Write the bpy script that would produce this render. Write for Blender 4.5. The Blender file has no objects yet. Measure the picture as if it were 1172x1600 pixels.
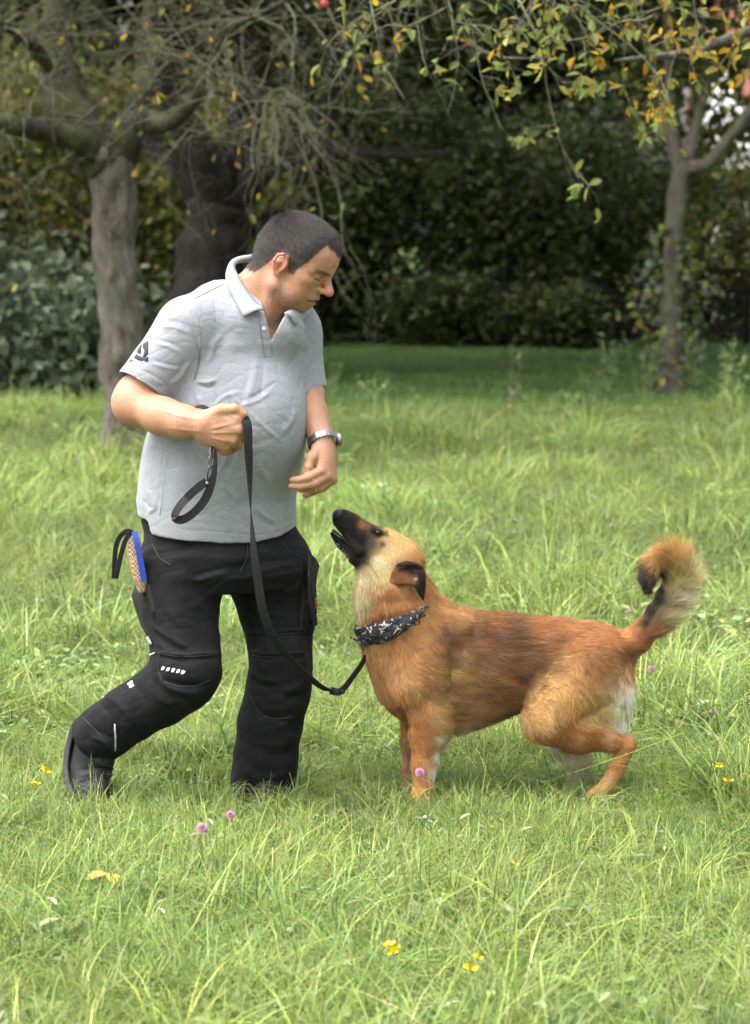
import bpy, bmesh, math, random
import numpy as np
from mathutils import Vector, Matrix

# ------------------------------------------------------------------ scene, camera, light
scn = bpy.context.scene
COL = scn.collection
rad = math.radians
FPX, CX, CY = 4200.0, 586.0, 800.0            # focal length in photo pixels, photo centre
CAMP = np.array([0.0, -7.0, 1.5])
TILT = math.atan((800 - 365) / FPX)
cd = bpy.data.cameras.new('camera')
cam = bpy.data.objects.new('camera', cd); COL.objects.link(cam)
cam.location = CAMP; cam.rotation_euler = (rad(90) - TILT, 0, 0)
cd.sensor_fit = 'HORIZONTAL'; cd.sensor_width = 36.0; cd.lens = 36.0 * FPX / 1172.0
cd.clip_start = 0.1; cd.clip_end = 600
cd.dof.use_dof = True; cd.dof.focus_distance = 7.0; cd.dof.aperture_fstop = 7.0; cd.dof.aperture_blades = 9
scn.camera = cam

SUN_ELEV, SUN_AZ = 62.0, -112.0                # azimuth measured from +Y (away from the camera) towards +X
world = bpy.data.worlds.new('World'); scn.world = world; world.use_nodes = True
wn = world.node_tree; wn.nodes.clear()
sky = wn.nodes.new('ShaderNodeTexSky'); sky.sky_type = 'NISHITA'; sky.sun_disc = False
sky.sun_elevation = rad(SUN_ELEV); sky.sun_rotation = rad(SUN_AZ)
sky.dust_density = 6.0; sky.air_density = 1.0
hsv = wn.nodes.new('ShaderNodeHueSaturation'); hsv.inputs['Saturation'].default_value = 0.22; hsv.inputs['Value'].default_value = 1.0
bg = wn.nodes.new('ShaderNodeBackground'); bg.inputs['Strength'].default_value = 0.15
wo = wn.nodes.new('ShaderNodeOutputWorld')
wn.links.new(sky.outputs[0], hsv.inputs['Color']); wn.links.new(hsv.outputs[0], bg.inputs[0]); wn.links.new(bg.outputs[0], wo.inputs[0])
sl = bpy.data.lights.new('sun', 'SUN'); sl.energy = 1.15; sl.angle = rad(75); sl.color = (1.0, 0.965, 0.9)
sun = bpy.data.objects.new('sun', sl); COL.objects.link(sun)
sdir = Vector((math.sin(rad(SUN_AZ)) * math.cos(rad(SUN_ELEV)), math.cos(rad(SUN_AZ)) * math.cos(rad(SUN_ELEV)), math.sin(rad(SUN_ELEV))))
sun.rotation_euler = sdir.to_track_quat('Z', 'Y').to_euler(); sun.location = (0, 0, 20)
scn.view_settings.view_transform = 'Standard'; scn.view_settings.look = 'None'
scn.view_settings.exposure = 1.7; scn.view_settings.gamma = 1.0; scn.view_settings.use_curve_mapping = False
scn.render.engine = 'CYCLES'
cy = scn.cycles
cy.use_denoising = True; cy.max_bounces = 6; cy.diffuse_bounces = 3; cy.glossy_bounces = 2
cy.use_adaptive_sampling = True; cy.adaptive_threshold = 0.045; cy.adaptive_min_samples = 16
scn.cycles_curves.shape = 'RIBBONS'; scn.cycles_curves.subdivisions = 1
cy.transmission_bounces = 4; cy.transparent_max_bounces = 6; cy.sample_clamp_indirect = 6.0

# ------------------------------------------------------------------ photo <-> world
CF = np.array([0, math.cos(TILT), -math.sin(TILT)]); CU = np.array([0, math.sin(TILT), math.cos(TILT)]); CR = np.array([1.0, 0, 0])
def ray(px, py): return CF * FPX + CR * (px - CX) - CU * (py - CY)
def P(px, py, Y=0.0):
    r = ray(px, py); return CAMP + r * ((Y - CAMP[1]) / r[1])
def G(px, py, z=0.0):
    r = ray(px, py); return CAMP + r * ((z - CAMP[2]) / r[2])
def proj(v):
    v = np.asarray(v, float) - CAMP
    d = v @ CF
    return CX + FPX * (v @ CR) / d, CY - FPX * (v @ CU) / d, d
S = 1 / 597.0                                   # metres per photo pixel in the plane of the man and the dog
def unit(v):
    v = np.asarray(v, float); return v / (np.linalg.norm(v) + 1e-12)

# ------------------------------------------------------------------ object helpers
def link(o, parent=None, label=None, cat=None, group=None, kind=None):
    if o.name not in COL.objects: COL.objects.link(o)
    if parent is not None: o.parent = parent
    if label: o['label'] = label
    if cat: o['category'] = cat
    if group: o['group'] = group
    if kind: o['kind'] = kind
    return o
def mesh_obj(name, v, f, mat, parent=None, smooth=True, **kw):
    me = bpy.data.meshes.new(name)
    v = np.asarray(v, np.float32)
    if isinstance(f, np.ndarray):
        n, k = f.shape
        me.vertices.add(len(v)); me.vertices.foreach_set('co', v.ravel())
        me.loops.add(n * k); me.loops.foreach_set('vertex_index', f.astype(np.int32).ravel())
        me.polygons.add(n); me.polygons.foreach_set('loop_start', np.arange(0, n * k, k, dtype=np.int32))
        me.update(calc_edges=True)
    else:
        me.from_pydata([tuple(x) for x in v], [], f)
    if smooth: me.polygons.foreach_set('use_smooth', np.ones(len(me.polygons), bool))
    if mat: me.materials.append(mat)
    return link(bpy.data.objects.new(name, me), parent, **kw)
def empty(name, loc, label, cat, group=None):
    o = bpy.data.objects.new(name, None); o.location = tuple(loc); o.empty_display_size = .1
    return link(o, None, label, cat, group)
def set_col(me, name, c):
    a = me.color_attributes.new(name, 'FLOAT_COLOR', 'POINT')
    c = np.asarray(c, np.float32)
    if c.shape[1] == 3: c = np.concatenate([c, np.ones((len(c), 1), np.float32)], 1)
    a.data.foreach_set('color', c.ravel())
def lin(*c):
    c = np.array(c, float) / 255.0
    return np.where(c <= .04045, c / 12.92, ((c + .055) / 1.055) ** 2.4)

class MB:
    """collects boxes, tubes and strips into one mesh"""
    def __init__(s): s.v = []; s.f = []; s.n = 0
    def add(s, v, f):
        s.v.append(np.asarray(v, float)); s.f += [tuple(i + s.n for i in q) for q in f]; s.n += len(v); return s
    def tube(s, pts, r, seg=6, cap=True):
        pts = np.asarray(pts, float); n = len(pts)
        r = np.broadcast_to(np.asarray(r, float), (n,))
        T = np.gradient(pts, axis=0); T /= np.linalg.norm(T, axis=1)[:, None] + 1e-9
        up = np.array([0, 0, 1.]) if abs(T[0][2]) < .9 else np.array([1., 0, 0])
        A = unit(np.cross(T[0], up)); V = []
        for i in range(n):
            A = unit(A - T[i] * (A @ T[i])); B = np.cross(T[i], A)
            for k in range(seg):
                a = 2 * math.pi * k / seg
                V.append(pts[i] + r[i] * (A * math.cos(a) + B * math.sin(a)))
        F = [(i * seg + k, i * seg + (k + 1) % seg, (i + 1) * seg + (k + 1) % seg, (i + 1) * seg + k) for i in range(n - 1) for k in range(seg)]
        if cap:
            F.append(tuple(range(seg - 1, -1, -1))); F.append(tuple((n - 1) * seg + k for k in range(seg)))
        return s.add(V, F)
    def ribbon(s, pts, nrm, w, th):
        """strap: centre line, flat normal per point, width, thickness"""
        pts = np.asarray(pts, float); n = len(pts); nrm = np.asarray(nrm, float)
        w = np.broadcast_to(np.asarray(w, float), (n,))
        T = np.gradient(pts, axis=0); V = []
        for i in range(n):
            t = unit(T[i]); b = unit(np.cross(t, nrm[i])); m = np.cross(b, t)
            for sx, sz in ((-1, -1), (1, -1), (1, 1), (-1, 1)): V.append(pts[i] + b * sx * w[i] / 2 + m * sz * th / 2)
        F = [(i * 4 + k, i * 4 + (k + 1) % 4, i * 4 + 4 + (k + 1) % 4, i * 4 + 4 + k) for i in range(n - 1) for k in range(4)]
        F += [(3, 2, 1, 0), tuple((n - 1) * 4 + k for k in range(4))]
        return s.add(V, F)
    def box(s, c, a, b, d):
        c, a, b, d = map(lambda x: np.asarray(x, float), (c, a, b, d))
        V = [c + a * i + b * j + d * k for k in (-1, 1) for j in (-1, 1) for i in (-1, 1)]
        return s.add(V, [(0, 2, 3, 1), (4, 5, 7, 6), (0, 1, 5, 4), (2, 6, 7, 3), (0, 4, 6, 2), (1, 3, 7, 5)])
    def ball(s, c, r, nu=8, nv=6):
        V = []; F = []
        r = np.broadcast_to(np.asarray(r, float), (3,))
        for j in range(nv + 1):
            t = math.pi * j / nv
            for i in range(nu):
                p = 2 * math.pi * i / nu
                V.append(np.asarray(c) + r * np.array([math.sin(t) * math.cos(p), math.sin(t) * math.sin(p), math.cos(t)]))
        for j in range(nv):
            for i in range(nu): F.append((j * nu + i, (j + 1) * nu + i, (j + 1) * nu + (i + 1) % nu, j * nu + (i + 1) % nu))
        return s.add(V, F)
    def build(s, name, mat, parent=None, smooth=True, **kw):
        return mesh_obj(name, np.concatenate(s.v), s.f, mat, parent, smooth, **kw)
def spline(pts, n):
    """Catmull-Rom through pts (any dimension), n samples"""
    p = np.asarray(pts, float); m = len(p)
    q = np.concatenate([[2 * p[0] - p[1]], p, [2 * p[-1] - p[-2]]])
    t = np.linspace(0, m - 1, n); i = np.minimum(t.astype(int), m - 2); u = (t - i)[:, None]
    a, b, c, d = q[i], q[i + 1], q[i + 2], q[i + 3]
    return .5 * (2 * b + (c - a) * u + (2 * a - 5 * b + 4 * c - d) * u ** 2 + (3 * b - a - 3 * c + d) * u ** 3)

# ------------------------------------------------------------------ sculpting: smooth implicit solids meshed with surface nets
class Vox:
    def __init__(s, lo, hi, v):
        s.lo = np.asarray(lo, float); s.v = v
        s.n = np.ceil((np.asarray(hi) - s.lo) / v).astype(int) + 1
        s.a = np.full(s.n, .05, np.float32)
        s.ax = [(s.lo[i] + v * np.arange(s.n[i])).astype(np.float32) for i in range(3)]
    def sub(s, lo, hi):
        i0 = np.clip(((np.asarray(lo) - s.lo) / s.v).astype(int), 0, s.n); i1 = np.clip(((np.asarray(hi) - s.lo) / s.v).astype(int) + 2, 0, s.n)
        sl = tuple(slice(a, b) for a, b in zip(i0, i1))
        X = s.ax[0][sl[0]][:, None, None]; Y = s.ax[1][sl[1]][None, :, None]; Z = s.ax[2][sl[2]][None, None, :]
        return sl, X, Y, Z
    def put(s, sl, d, k=.01, op='u'):
        A = s.a[sl]
        if A.size == 0: return
        if op == 'u':
            h = np.maximum(k - np.abs(A - d), 0) / k; s.a[sl] = np.minimum(A, d) - h * h * k * .25
        elif op == 's':
            h = np.maximum(k - np.abs(A + d), 0) / k; s.a[sl] = np.maximum(A, -d) + h * h * k * .25
        elif op == 'i': s.a[sl] = np.maximum(A, d)
    def cone(s, a, b, ra, rb, k=.01, op='u', flat=None, cut=None):
        a = np.asarray(a, float); b = np.asarray(b, float)
        m = (max(ra, rb) * (max(1, flat[1]) if flat else 1)) + k + s.v * 2 + .01
        sl, X, Y, Z = s.sub(np.minimum(a, b) - m, np.maximum(a, b) + m)
        d = b - a; L = float(d @ d) + 1e-12
        qx, qy, qz = X - a[0], Y - a[1], Z - a[2]
        t = np.clip((qx * d[0] + qy * d[1] + qz * d[2]) / L, 0, 1)
        ex, ey, ez = qx - t * d[0], qy - t * d[1], qz - t * d[2]
        if flat is not None:
            n = unit(flat[0]); g = (ex * n[0] + ey * n[1] + ez * n[2]) * (1 / flat[1] - 1)
            ex, ey, ez = ex + n[0] * g, ey + n[1] * g, ez + n[2] * g
        D = np.sqrt(ex * ex + ey * ey + ez * ez) - (ra + (rb - ra) * t)
        if cut is not None:      # planes (point, normal): keep the side the normal points away from
            for cp, cn in cut:
                D = np.maximum(D, (X - cp[0]) * cn[0] + (Y - cp[1]) * cn[1] + (Z - cp[2]) * cn[2])
        s.put(sl, D.astype(np.float32), k, op)
    def chain(s, pts, rs, k=.01, **kw):
        for i in range(len(pts) - 1): s.cone(pts[i], pts[i + 1], rs[i], rs[i + 1], k, **kw)
    def ell(s, c, r, axes=None, k=.01, op='u'):
        c = np.asarray(c, float); r = np.asarray(r, float)
        A = np.eye(3) if axes is None else np.asarray(axes, float)       # rows are the axes
        ext = np.sqrt(((A * r[:, None]) ** 2).sum(0)) + k + s.v * 2 + .008
        sl, X, Y, Z = s.sub(c - ext, c + ext)
        X, Y, Z = X - c[0], Y - c[1], Z - c[2]
        q = [(X * A[i][0] + Y * A[i][1] + Z * A[i][2]) for i in range(3)]
        k0 = np.sqrt(sum((q[i] / r[i]) ** 2 for i in range(3))); k1 = np.sqrt(sum((q[i] / r[i] ** 2) ** 2 for i in range(3))) + 1e-6
        s.put(sl, (k0 * (k0 - 1) / k1).astype(np.float32), k, op)
    def loft(s, rows, k=.01, op='u', grow=0.0, zlo=None, zhi=None, n=2.3):
        """rows: z, x, y, half width, half depth, yaw (deg) -> elliptical slices stacked along z"""
        R = np.array(sorted(rows)); m = max(R[:, 3].max(), R[:, 4].max()) + .05
        z0 = R[0, 0] if zlo is None else zlo; z1 = R[-1, 0] if zhi is None else zhi
        sl, X, Y, Z = s.sub((R[:, 1].min() - m, R[:, 2].min() - m, z0 - .03), (R[:, 1].max() + m, R[:, 2].max() + m, z1 + .03))
        zz = np.clip(Z.ravel(), R[0, 0], R[-1, 0])
        f = [np.interp(zz, R[:, 0], R[:, i])[None, None, :] for i in range(1, 6)]
        w = np.radians(f[4]); c, sn = np.cos(w), np.sin(w)
        dx, dy = X - f[0], Y - f[1]
        u = (dx * c + dy * sn) / (f[2] + grow); v = (-dx * sn + dy * c) / (f[3] + grow)
        q = (np.abs(u) ** n + np.abs(v) ** n) ** (1 / n)
        D = (q - 1) * np.minimum(f[2], f[3])
        D = np.maximum(D, np.maximum(z0 - Z, Z - z1))
        s.put(sl, D.astype(np.float32), k, op)
    def mesh(s, smooth=2):
        a = s.a; ins = a < 0
        nx, ny, nz = s.n
        cnt = np.zeros((nx - 1, ny - 1, nz - 1), np.int8)
        for i in (0, 1):
            for j in (0, 1):
                for k in (0, 1): cnt += ins[i:nx - 1 + i, j:ny - 1 + j, k:nz - 1 + k]
        mix = (cnt > 0) & (cnt < 8)
        I, J, K = np.nonzero(mix)
        idx = np.full(mix.shape, -1, np.int32); idx[I, J, K] = np.arange(len(I))
        acc = np.zeros((len(I), 3)); num = np.zeros(len(I))
        C = [(i, j, k) for i in (0, 1) for j in (0, 1) for k in (0, 1)]
        val = {c: a[I + c[0], J + c[1], K + c[2]] for c in C}
        for c in C:
            for axn in range(3):
                if c[axn]: continue
                e = list(c); e[axn] = 1; e = tuple(e)
                va, vb = val[c], val[e]; ok = (va < 0) != (vb < 0)
                t = np.where(ok, va / np.where(ok, va - vb, 1), 0)
                p = np.array(c, float)[None, :].repeat(len(I), 0); p[:, axn] += t
                acc[ok] += p[ok]; num[ok] += 1
        V = np.stack([I, J, K], 1) + acc / num[:, None]
        V = s.lo + V * s.v
        Fs = []
        for axn in range(3):
            o1, o2 = [(1, 2), (2, 0), (0, 1)][axn]
            sa = [slice(1, -1)] * 3; sa[axn] = slice(0, -1); sb = list(sa); sb[axn] = slice(1, None)
            A, B = ins[tuple(sa)], ins[tuple(sb)]
            e = np.nonzero(A != B)
            q = [e[0].copy(), e[1].copy(), e[2].copy()]
            for d in range(3):
                if d != axn: q[d] = q[d] + 1
            fl = A[e]
            def cell(d1, d2):
                r = [q[0], q[1], q[2]]; r[o1] = r[o1] - d1; r[o2] = r[o2] - d2
                return idx[r[0], r[1], r[2]]
            qd = np.stack([cell(1, 1), cell(0, 1), cell(0, 0), cell(1, 0)], 1)
            qd[~fl] = qd[~fl][:, ::-1]
            Fs.append(qd)
        F = np.concatenate(Fs)
        F = F[(F >= 0).all(1)]
        for _ in range(smooth): V = relax(V, F, .5)
        return V, F
def edges_of(F): return np.concatenate([F[:, [0, 1]], F[:, [1, 2]], F[:, [2, 3]], F[:, [3, 0]]])
def relax(V, F, w=.5, mask=None):
    E = edges_of(F); n = len(V)
    deg = np.bincount(E[:, 0], minlength=n) + np.bincount(E[:, 1], minlength=n)
    out = np.stack([np.bincount(E[:, 0], V[E[:, 1], d], n) + np.bincount(E[:, 1], V[E[:, 0], d], n) for d in range(3)], 1) / np.maximum(deg, 1)[:, None]
    ww = w if mask is None else (w * mask)[:, None]
    return V * (1 - ww) + out * ww
def normals(V, F):
    n = np.cross(V[F[:, 2]] - V[F[:, 0]], V[F[:, 3]] - V[F[:, 1]])
    N = np.zeros_like(V)
    for j in range(4):
        for d in range(3): N[:, d] += np.bincount(F[:, j], n[:, d], len(V))
    return N / (np.linalg.norm(N, axis=1)[:, None] + 1e-12)
def seg_dist(px, py, poly):
    """2-D distance to a polyline and the parameter 0..1 along it"""
    best = np.full(px.shape, 1e9); par = np.zeros(px.shape); n = len(poly) - 1
    for i in range(n):
        (x0, y0), (x1, y1) = poly[i][:2], poly[i + 1][:2]
        dx, dy = x1 - x0, y1 - y0; L = dx * dx + dy * dy + 1e-9
        t = np.clip(((px - x0) * dx + (py - y0) * dy) / L, 0, 1)
        d = np.hypot(px - x0 - t * dx, py - y0 - t * dy); m = d < best
        best[m] = d[m]; par[m] = (i + t[m]) / n
    return best, par
def folds(V, F, lst, front=True):
    """cloth folds and creases: (polyline in photo pixels, half width px, height m) pushed along the normal of the camera-side cloth"""
    N = normals(V, F); x, y, _ = proj(V)
    view = CAMP - V; view /= np.linalg.norm(view, axis=1)[:, None]
    fr = np.clip((N * view).sum(1) * 2.5, 0, 1) if front else 1.0
    h = np.zeros(len(V))
    for poly, w, amp in lst:
        p = spline(poly, 12) if len(poly) > 2 else np.asarray(poly, float)
        d, t = seg_dist(x, y, p)
        h += amp * np.exp(-(d / w) ** (2 if amp > 0 else 1.15)) * np.clip(np.minimum(t, 1 - t) * 5 + .15, 0, 1)
    return V + N * (h * fr)[:, None]
def vnoise(p, seed=0):
    """smooth value noise, p (n,3)"""
    p = np.asarray(p, float); i = np.floor(p).astype(np.int64); f = p - i; f = f * f * (3 - 2 * f)
    def hsh(a):
        h = (a[:, 0] * 374761393 + a[:, 1] * 668265263 + a[:, 2] * 2147483647 + seed * 1274126177) & 0xffffffff
        h = ((h ^ (h >> 13)) * 1274126177) & 0xffffffff
        return ((h ^ (h >> 16)) & 0xffff) / 65535.0
    r = 0
    for a in (0, 1):
        for b in (0, 1):
            for c in (0, 1):
                w = (f[:, 0] if a else 1 - f[:, 0]) * (f[:, 1] if b else 1 - f[:, 1]) * (f[:, 2] if c else 1 - f[:, 2])
                r = r + w * hsh(i + np.array([a, b, c]))
    return r
def blend_cols(x, y, samples, sharp=3.0):
    """inverse-distance blend of colour samples (x, y, reach, rgb)"""
    W = 0; C = 0
    for sx, sy, r, c in samples:
        d = np.hypot(x - sx, y - sy) / r
        w = 1 / (d ** sharp + .02)
        W = W + w; C = C + w[:, None] * np.asarray(c)[None, :]
    return C / W[:, None]
_PJ = {}
def surf_at(V, N, px, py, tol=5.0, off=0.0):
    """front surface point of a mesh under a photo pixel"""
    if id(V) not in _PJ: _PJ[id(V)] = (V, proj(V))
    x, y, d = _PJ[id(V)][1]; r = np.hypot(x - px, y - py)
    c = np.nonzero(r < tol)[0]
    if len(c) == 0: c = np.argsort(r)[:4]
    dm = d[c].min(); c = c[d[c] < dm + .02]
    return V[c].mean(0) + unit(N[c].mean(0)) * off, unit(N[c].mean(0))
def hair_obj(name, roots, dirs, nrm, length, rad0, cols, mat, parent, seg=4, curl=.35, seed=1, droop=0.0):
    """strands grown from roots: start along dirs, bend; one curves object"""
    n = len(roots); rng = np.random.default_rng(seed)
    L = length[:, None]; pts = np.zeros((n, seg, 3), np.float32); p = roots.copy(); d = dirs.copy()
    wob = rng.normal(0, 1, (n, 3)) * curl
    for k in range(seg):
        pts[:, k] = p
        d = d + (wob + rng.normal(0, .25, (n, 3)) * curl) / seg - nrm * (.25 / seg); d[:, 2] -= droop / seg
        d /= np.linalg.norm(d, axis=1)[:, None]
        p = p + d * L / (seg - 1)
    hc = bpy.data.hair_curves.new(name); hc.add_curves([seg] * n)
    hc.points.foreach_set('position', pts.ravel())
    r = np.broadcast_to(np.asarray(rad0, float).reshape(-1, 1), (n, seg)) * np.linspace(1, .25, seg)[None, :]
    hc.points.foreach_set('radius', r.astype(np.float32).ravel())
    a = hc.attributes.new('col', 'FLOAT_COLOR', 'CURVE')
    a.data.foreach_set('color', np.concatenate([cols, np.ones((n, 1))], 1).astype(np.float32).ravel())
    hc.materials.append(mat)
    return link(bpy.data.objects.new(name, hc), parent)
def scatter(V, F, n, rng, weight=None):
    """random points on a quad mesh -> positions, face index"""
    a = np.linalg.norm(np.cross(V[F[:, 2]] - V[F[:, 0]], V[F[:, 3]] - V[F[:, 1]]), axis=1) / 2
    if weight is not None: a = a * weight
    c = np.cumsum(a); fi = np.searchsorted(c, rng.random(n) * c[-1]); fi = np.minimum(fi, len(F) - 1)
    u, v = rng.random(n)[:, None], rng.random(n)[:, None]
    q = F[fi]
    return (V[q[:, 0]] * (1 - u) + V[q[:, 1]] * u) * (1 - v) + (V[q[:, 3]] * (1 - u) + V[q[:, 2]] * u) * v, fi

# ------------------------------------------------------------------ materials
def new_mat(name):
    m = bpy.data.materials.new(name); m.use_nodes = True
    nt = m.node_tree; b = nt.nodes['Principled BSDF']
    return m, nt, b
def nd(nt, typ, **kw):
    n = nt.nodes.new(typ)
    for k, v in kw.items(): setattr(n, k, v)
    return n
def noise_node(nt, scale, detail=4, rough=.6, coord='Object', vec=None):
    tc = nd(nt, 'ShaderNodeTexCoord'); nz = nd(nt, 'ShaderNodeTexNoise')
    nz.inputs['Scale'].default_value = scale; nz.inputs['Detail'].default_value = detail; nz.inputs['Roughness'].default_value = rough
    if vec is not None:
        mp = nd(nt, 'ShaderNodeMapping'); mp.inputs['Scale'].default_value = vec
        nt.links.new(tc.outputs[coord], mp.inputs[0]); nt.links.new(mp.outputs[0], nz.inputs['Vector'])
    else: nt.links.new(tc.outputs[coord], nz.inputs['Vector'])
    return nz
def ramp(nt, src, stops):
    r = nd(nt, 'ShaderNodeValToRGB'); e = r.color_ramp.elements
    while len(e) < len(stops): e.new(.5)
    for i, (p, c) in enumerate(stops):
        e[i].position = p; e[i].color = (*c, 1) if len(c) == 3 else c
    nt.links.new(src, r.inputs[0]); return r
def bump(nt, b, src, strength, dist):
    bp = nd(nt, 'ShaderNodeBump'); bp.inputs['Strength'].default_value = strength; bp.inputs['Distance'].default_value = dist
    nt.links.new(src, bp.inputs['Height']); nt.links.new(bp.outputs[0], b.inputs['Normal']); return bp
def plain(name, col, rough=.6, nscale=0, var=.25, bmp=0, metal=0, spec=.4):
    m, nt, b = new_mat(name); b.inputs['Roughness'].default_value = rough; b.inputs['Metallic'].default_value = metal
    b.inputs['Specular IOR Level'].default_value = spec
    if nscale:
        nz = noise_node(nt, nscale); c = np.asarray(col)
        r = ramp(nt, nz.outputs[0], [(.3, tuple(c * (1 - var))), (.7, tuple(np.minimum(c * (1 + var), 1)))])
        nt.links.new(r.outputs[0], b.inputs['Base Color'])
        if bmp: bump(nt, b, nz.outputs[0], .6, bmp)
    else: b.inputs['Base Color'].default_value = (*col, 1)
    return m
def attr_mat(name, rough, attr='col', sss=0, nscale=0, bmp=0, spec=.4, var=.12):
    m, nt, b = new_mat(name); at = nd(nt, 'ShaderNodeAttribute', attribute_name=attr)
    src = at.outputs['Color']
    if nscale:
        nz = noise_node(nt, nscale, 5); rp = ramp(nt, nz.outputs[0], [(.3, (1 - var,) * 3), (.7, (1 + var,) * 3)])
        mx = nd(nt, 'ShaderNodeMix', data_type='RGBA', blend_type='MULTIPLY'); mx.inputs[0].default_value = 1
        nt.links.new(src, mx.inputs['A']); nt.links.new(rp.outputs[0], mx.inputs['B']); src = mx.outputs['Result']
        if bmp: bump(nt, b, nz.outputs[0], .7, bmp)
    nt.links.new(src, b.inputs['Base Color'])
    b.inputs['Roughness'].default_value = rough; b.inputs['Specular IOR Level'].default_value = spec
    if sss:
        b.inputs['Subsurface Weight'].default_value = sss; b.inputs['Subsurface Radius'].default_value = (1, .35, .18); b.inputs['Subsurface Scale'].default_value = .006
    return m
# ------------------------------------------------------------------ ground
def ground_z(x, y):
    x = np.asarray(x, float); y = np.asarray(y, float)
    return .018 * np.sin(x * 1.3 + .4) * np.sin(y * .9 + 1.2) * np.clip((np.hypot(x, y) - .9) / 2, 0, 1) + .05 * np.sin(y * .35 + x * .2) * np.clip((y - 4) / 8, 0, 1)
M_soil, nt, b = new_mat('meadow_soil'); n1 = noise_node(nt, 6, 6); n2 = noise_node(nt, 60, 4)
r1 = ramp(nt, n1.outputs[0], [(.3, (.030, .045, .012)), (.55, (.055, .085, .020)), (.8, (.085, .105, .030))]); nt.links.new(r1.outputs[0], b.inputs['Base Color']); b.inputs['Roughness'].default_value = .9; b.inputs['Specular IOR Level'].default_value = .1
bump(nt, b, n2.outputs[0], .8, .02)
gx = np.concatenate([np.linspace(-150, -12, 12), np.linspace(-11, 11, 89), np.linspace(12, 150, 12)]); gy = np.concatenate([np.linspace(-60, -6, 8), np.linspace(-5.5, 36, 167), np.linspace(40, 260, 14)])
gX, gY = np.meshgrid(gx, gy, indexing='ij'); gZ = ground_z(gX, gY)
ng = len(gy); ii, jj = np.meshgrid(np.arange(len(gx) - 1), np.arange(ng - 1), indexing='ij'); a_ = (ii * ng + jj).ravel()
mesh_obj('ground', np.stack([gX.ravel(), gY.ravel(), gZ.ravel()], 1), np.stack([a_, a_ + ng, a_ + ng + 1, a_ + 1], 1), M_soil, kind='structure', label='grassy meadow ground under the man and the dog')

# ------------------------------------------------------------------ foliage and branch batches
def tubes_batch(Pn, Rn, sides=5):
    """n polylines of k points -> verts, quads"""
    Pn = np.asarray(Pn, float); n, k, _ = Pn.shape
    T = np.gradient(Pn, axis=1); T /= np.linalg.norm(T, axis=2)[..., None] + 1e-9
    ref = np.where(np.abs(T[..., 2:3]) < .8, np.array([0, 0, 1.]), np.array([1., 0, 0]))
    ref = np.broadcast_to(ref[:, :1], T.shape)
    A = np.cross(T, ref); A /= np.linalg.norm(A, axis=2)[..., None] + 1e-9; Bv = np.cross(T, A)
    an = 2 * np.pi * np.arange(sides) / sides
    V = Pn[:, :, None] + Rn[..., None, None] * (A[:, :, None] * np.cos(an)[None, None, :, None] + Bv[:, :, None] * np.sin(an)[None, None, :, None])
    i, j, s_ = np.meshgrid(np.arange(n), np.arange(k - 1), np.arange(sides), indexing='ij')
    idx = lambda i, j, s_: (i * k + j) * sides + s_ % sides
    F = np.stack([idx(i, j, s_), idx(i, j, s_ + 1), idx(i, j + 1, s_ + 1), idx(i, j + 1, s_)], -1).reshape(-1, 4)
    return V.reshape(-1, 3), F
def leaf_batch(p, d, nrm, size, aspect=.5):
    """rhombic leaves folded along the midrib: 6 verts, 4 quads would be too many -> 2 quads"""
    n = len(p); d = d / (np.linalg.norm(d, axis=1)[:, None] + 1e-9); s_ = np.cross(d, nrm); s_ /= np.linalg.norm(s_, axis=1)[:, None] + 1e-9; u = np.cross(s_, d)
    L = size[:, None]; w = L * aspect
    V = np.stack([p, p + d * L * .42 - s_ * w * .5 + u * L * .10, p + d * L * .78 - s_ * w * .36 + u * L * .06, p + d * L - u * L * .08, p + d * L * .78 + s_ * w * .36 + u * L * .06, p + d * L * .42 + s_ * w * .5 + u * L * .10], 1)
    o = (np.arange(n) * 6)[:, None]
    return V.reshape(-1, 3), np.concatenate([o + np.array([[0, 1, 2, 3]]), o + np.array([[0, 3, 4, 5]])])
def leaf_mat(name, trans=.35, rough=.5):
    m = bpy.data.materials.new(name); m.use_nodes = True; nt = m.node_tree; b = nt.nodes['Principled BSDF']; out = nt.nodes['Material Output']
    at = nd(nt, 'ShaderNodeAttribute', attribute_name='col'); nt.links.new(at.outputs['Color'], b.inputs['Base Color']); b.inputs['Roughness'].default_value = rough; b.inputs['Specular IOR Level'].default_value = .3
    tr = nd(nt, 'ShaderNodeBsdfTranslucent'); mx = nd(nt, 'ShaderNodeMixShader'); mx.inputs[0].default_value = trans
    nt.links.new(at.outputs['Color'], tr.inputs[0]); nt.links.new(b.outputs[0], mx.inputs[1]); nt.links.new(tr.outputs[0], mx.inputs[2]); nt.links.new(mx.outputs[0], out.inputs[0])
    return m
M_leaf = leaf_mat('leaf'); M_leafy = leaf_mat('thin_autumn_leaf', .62)
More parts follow.
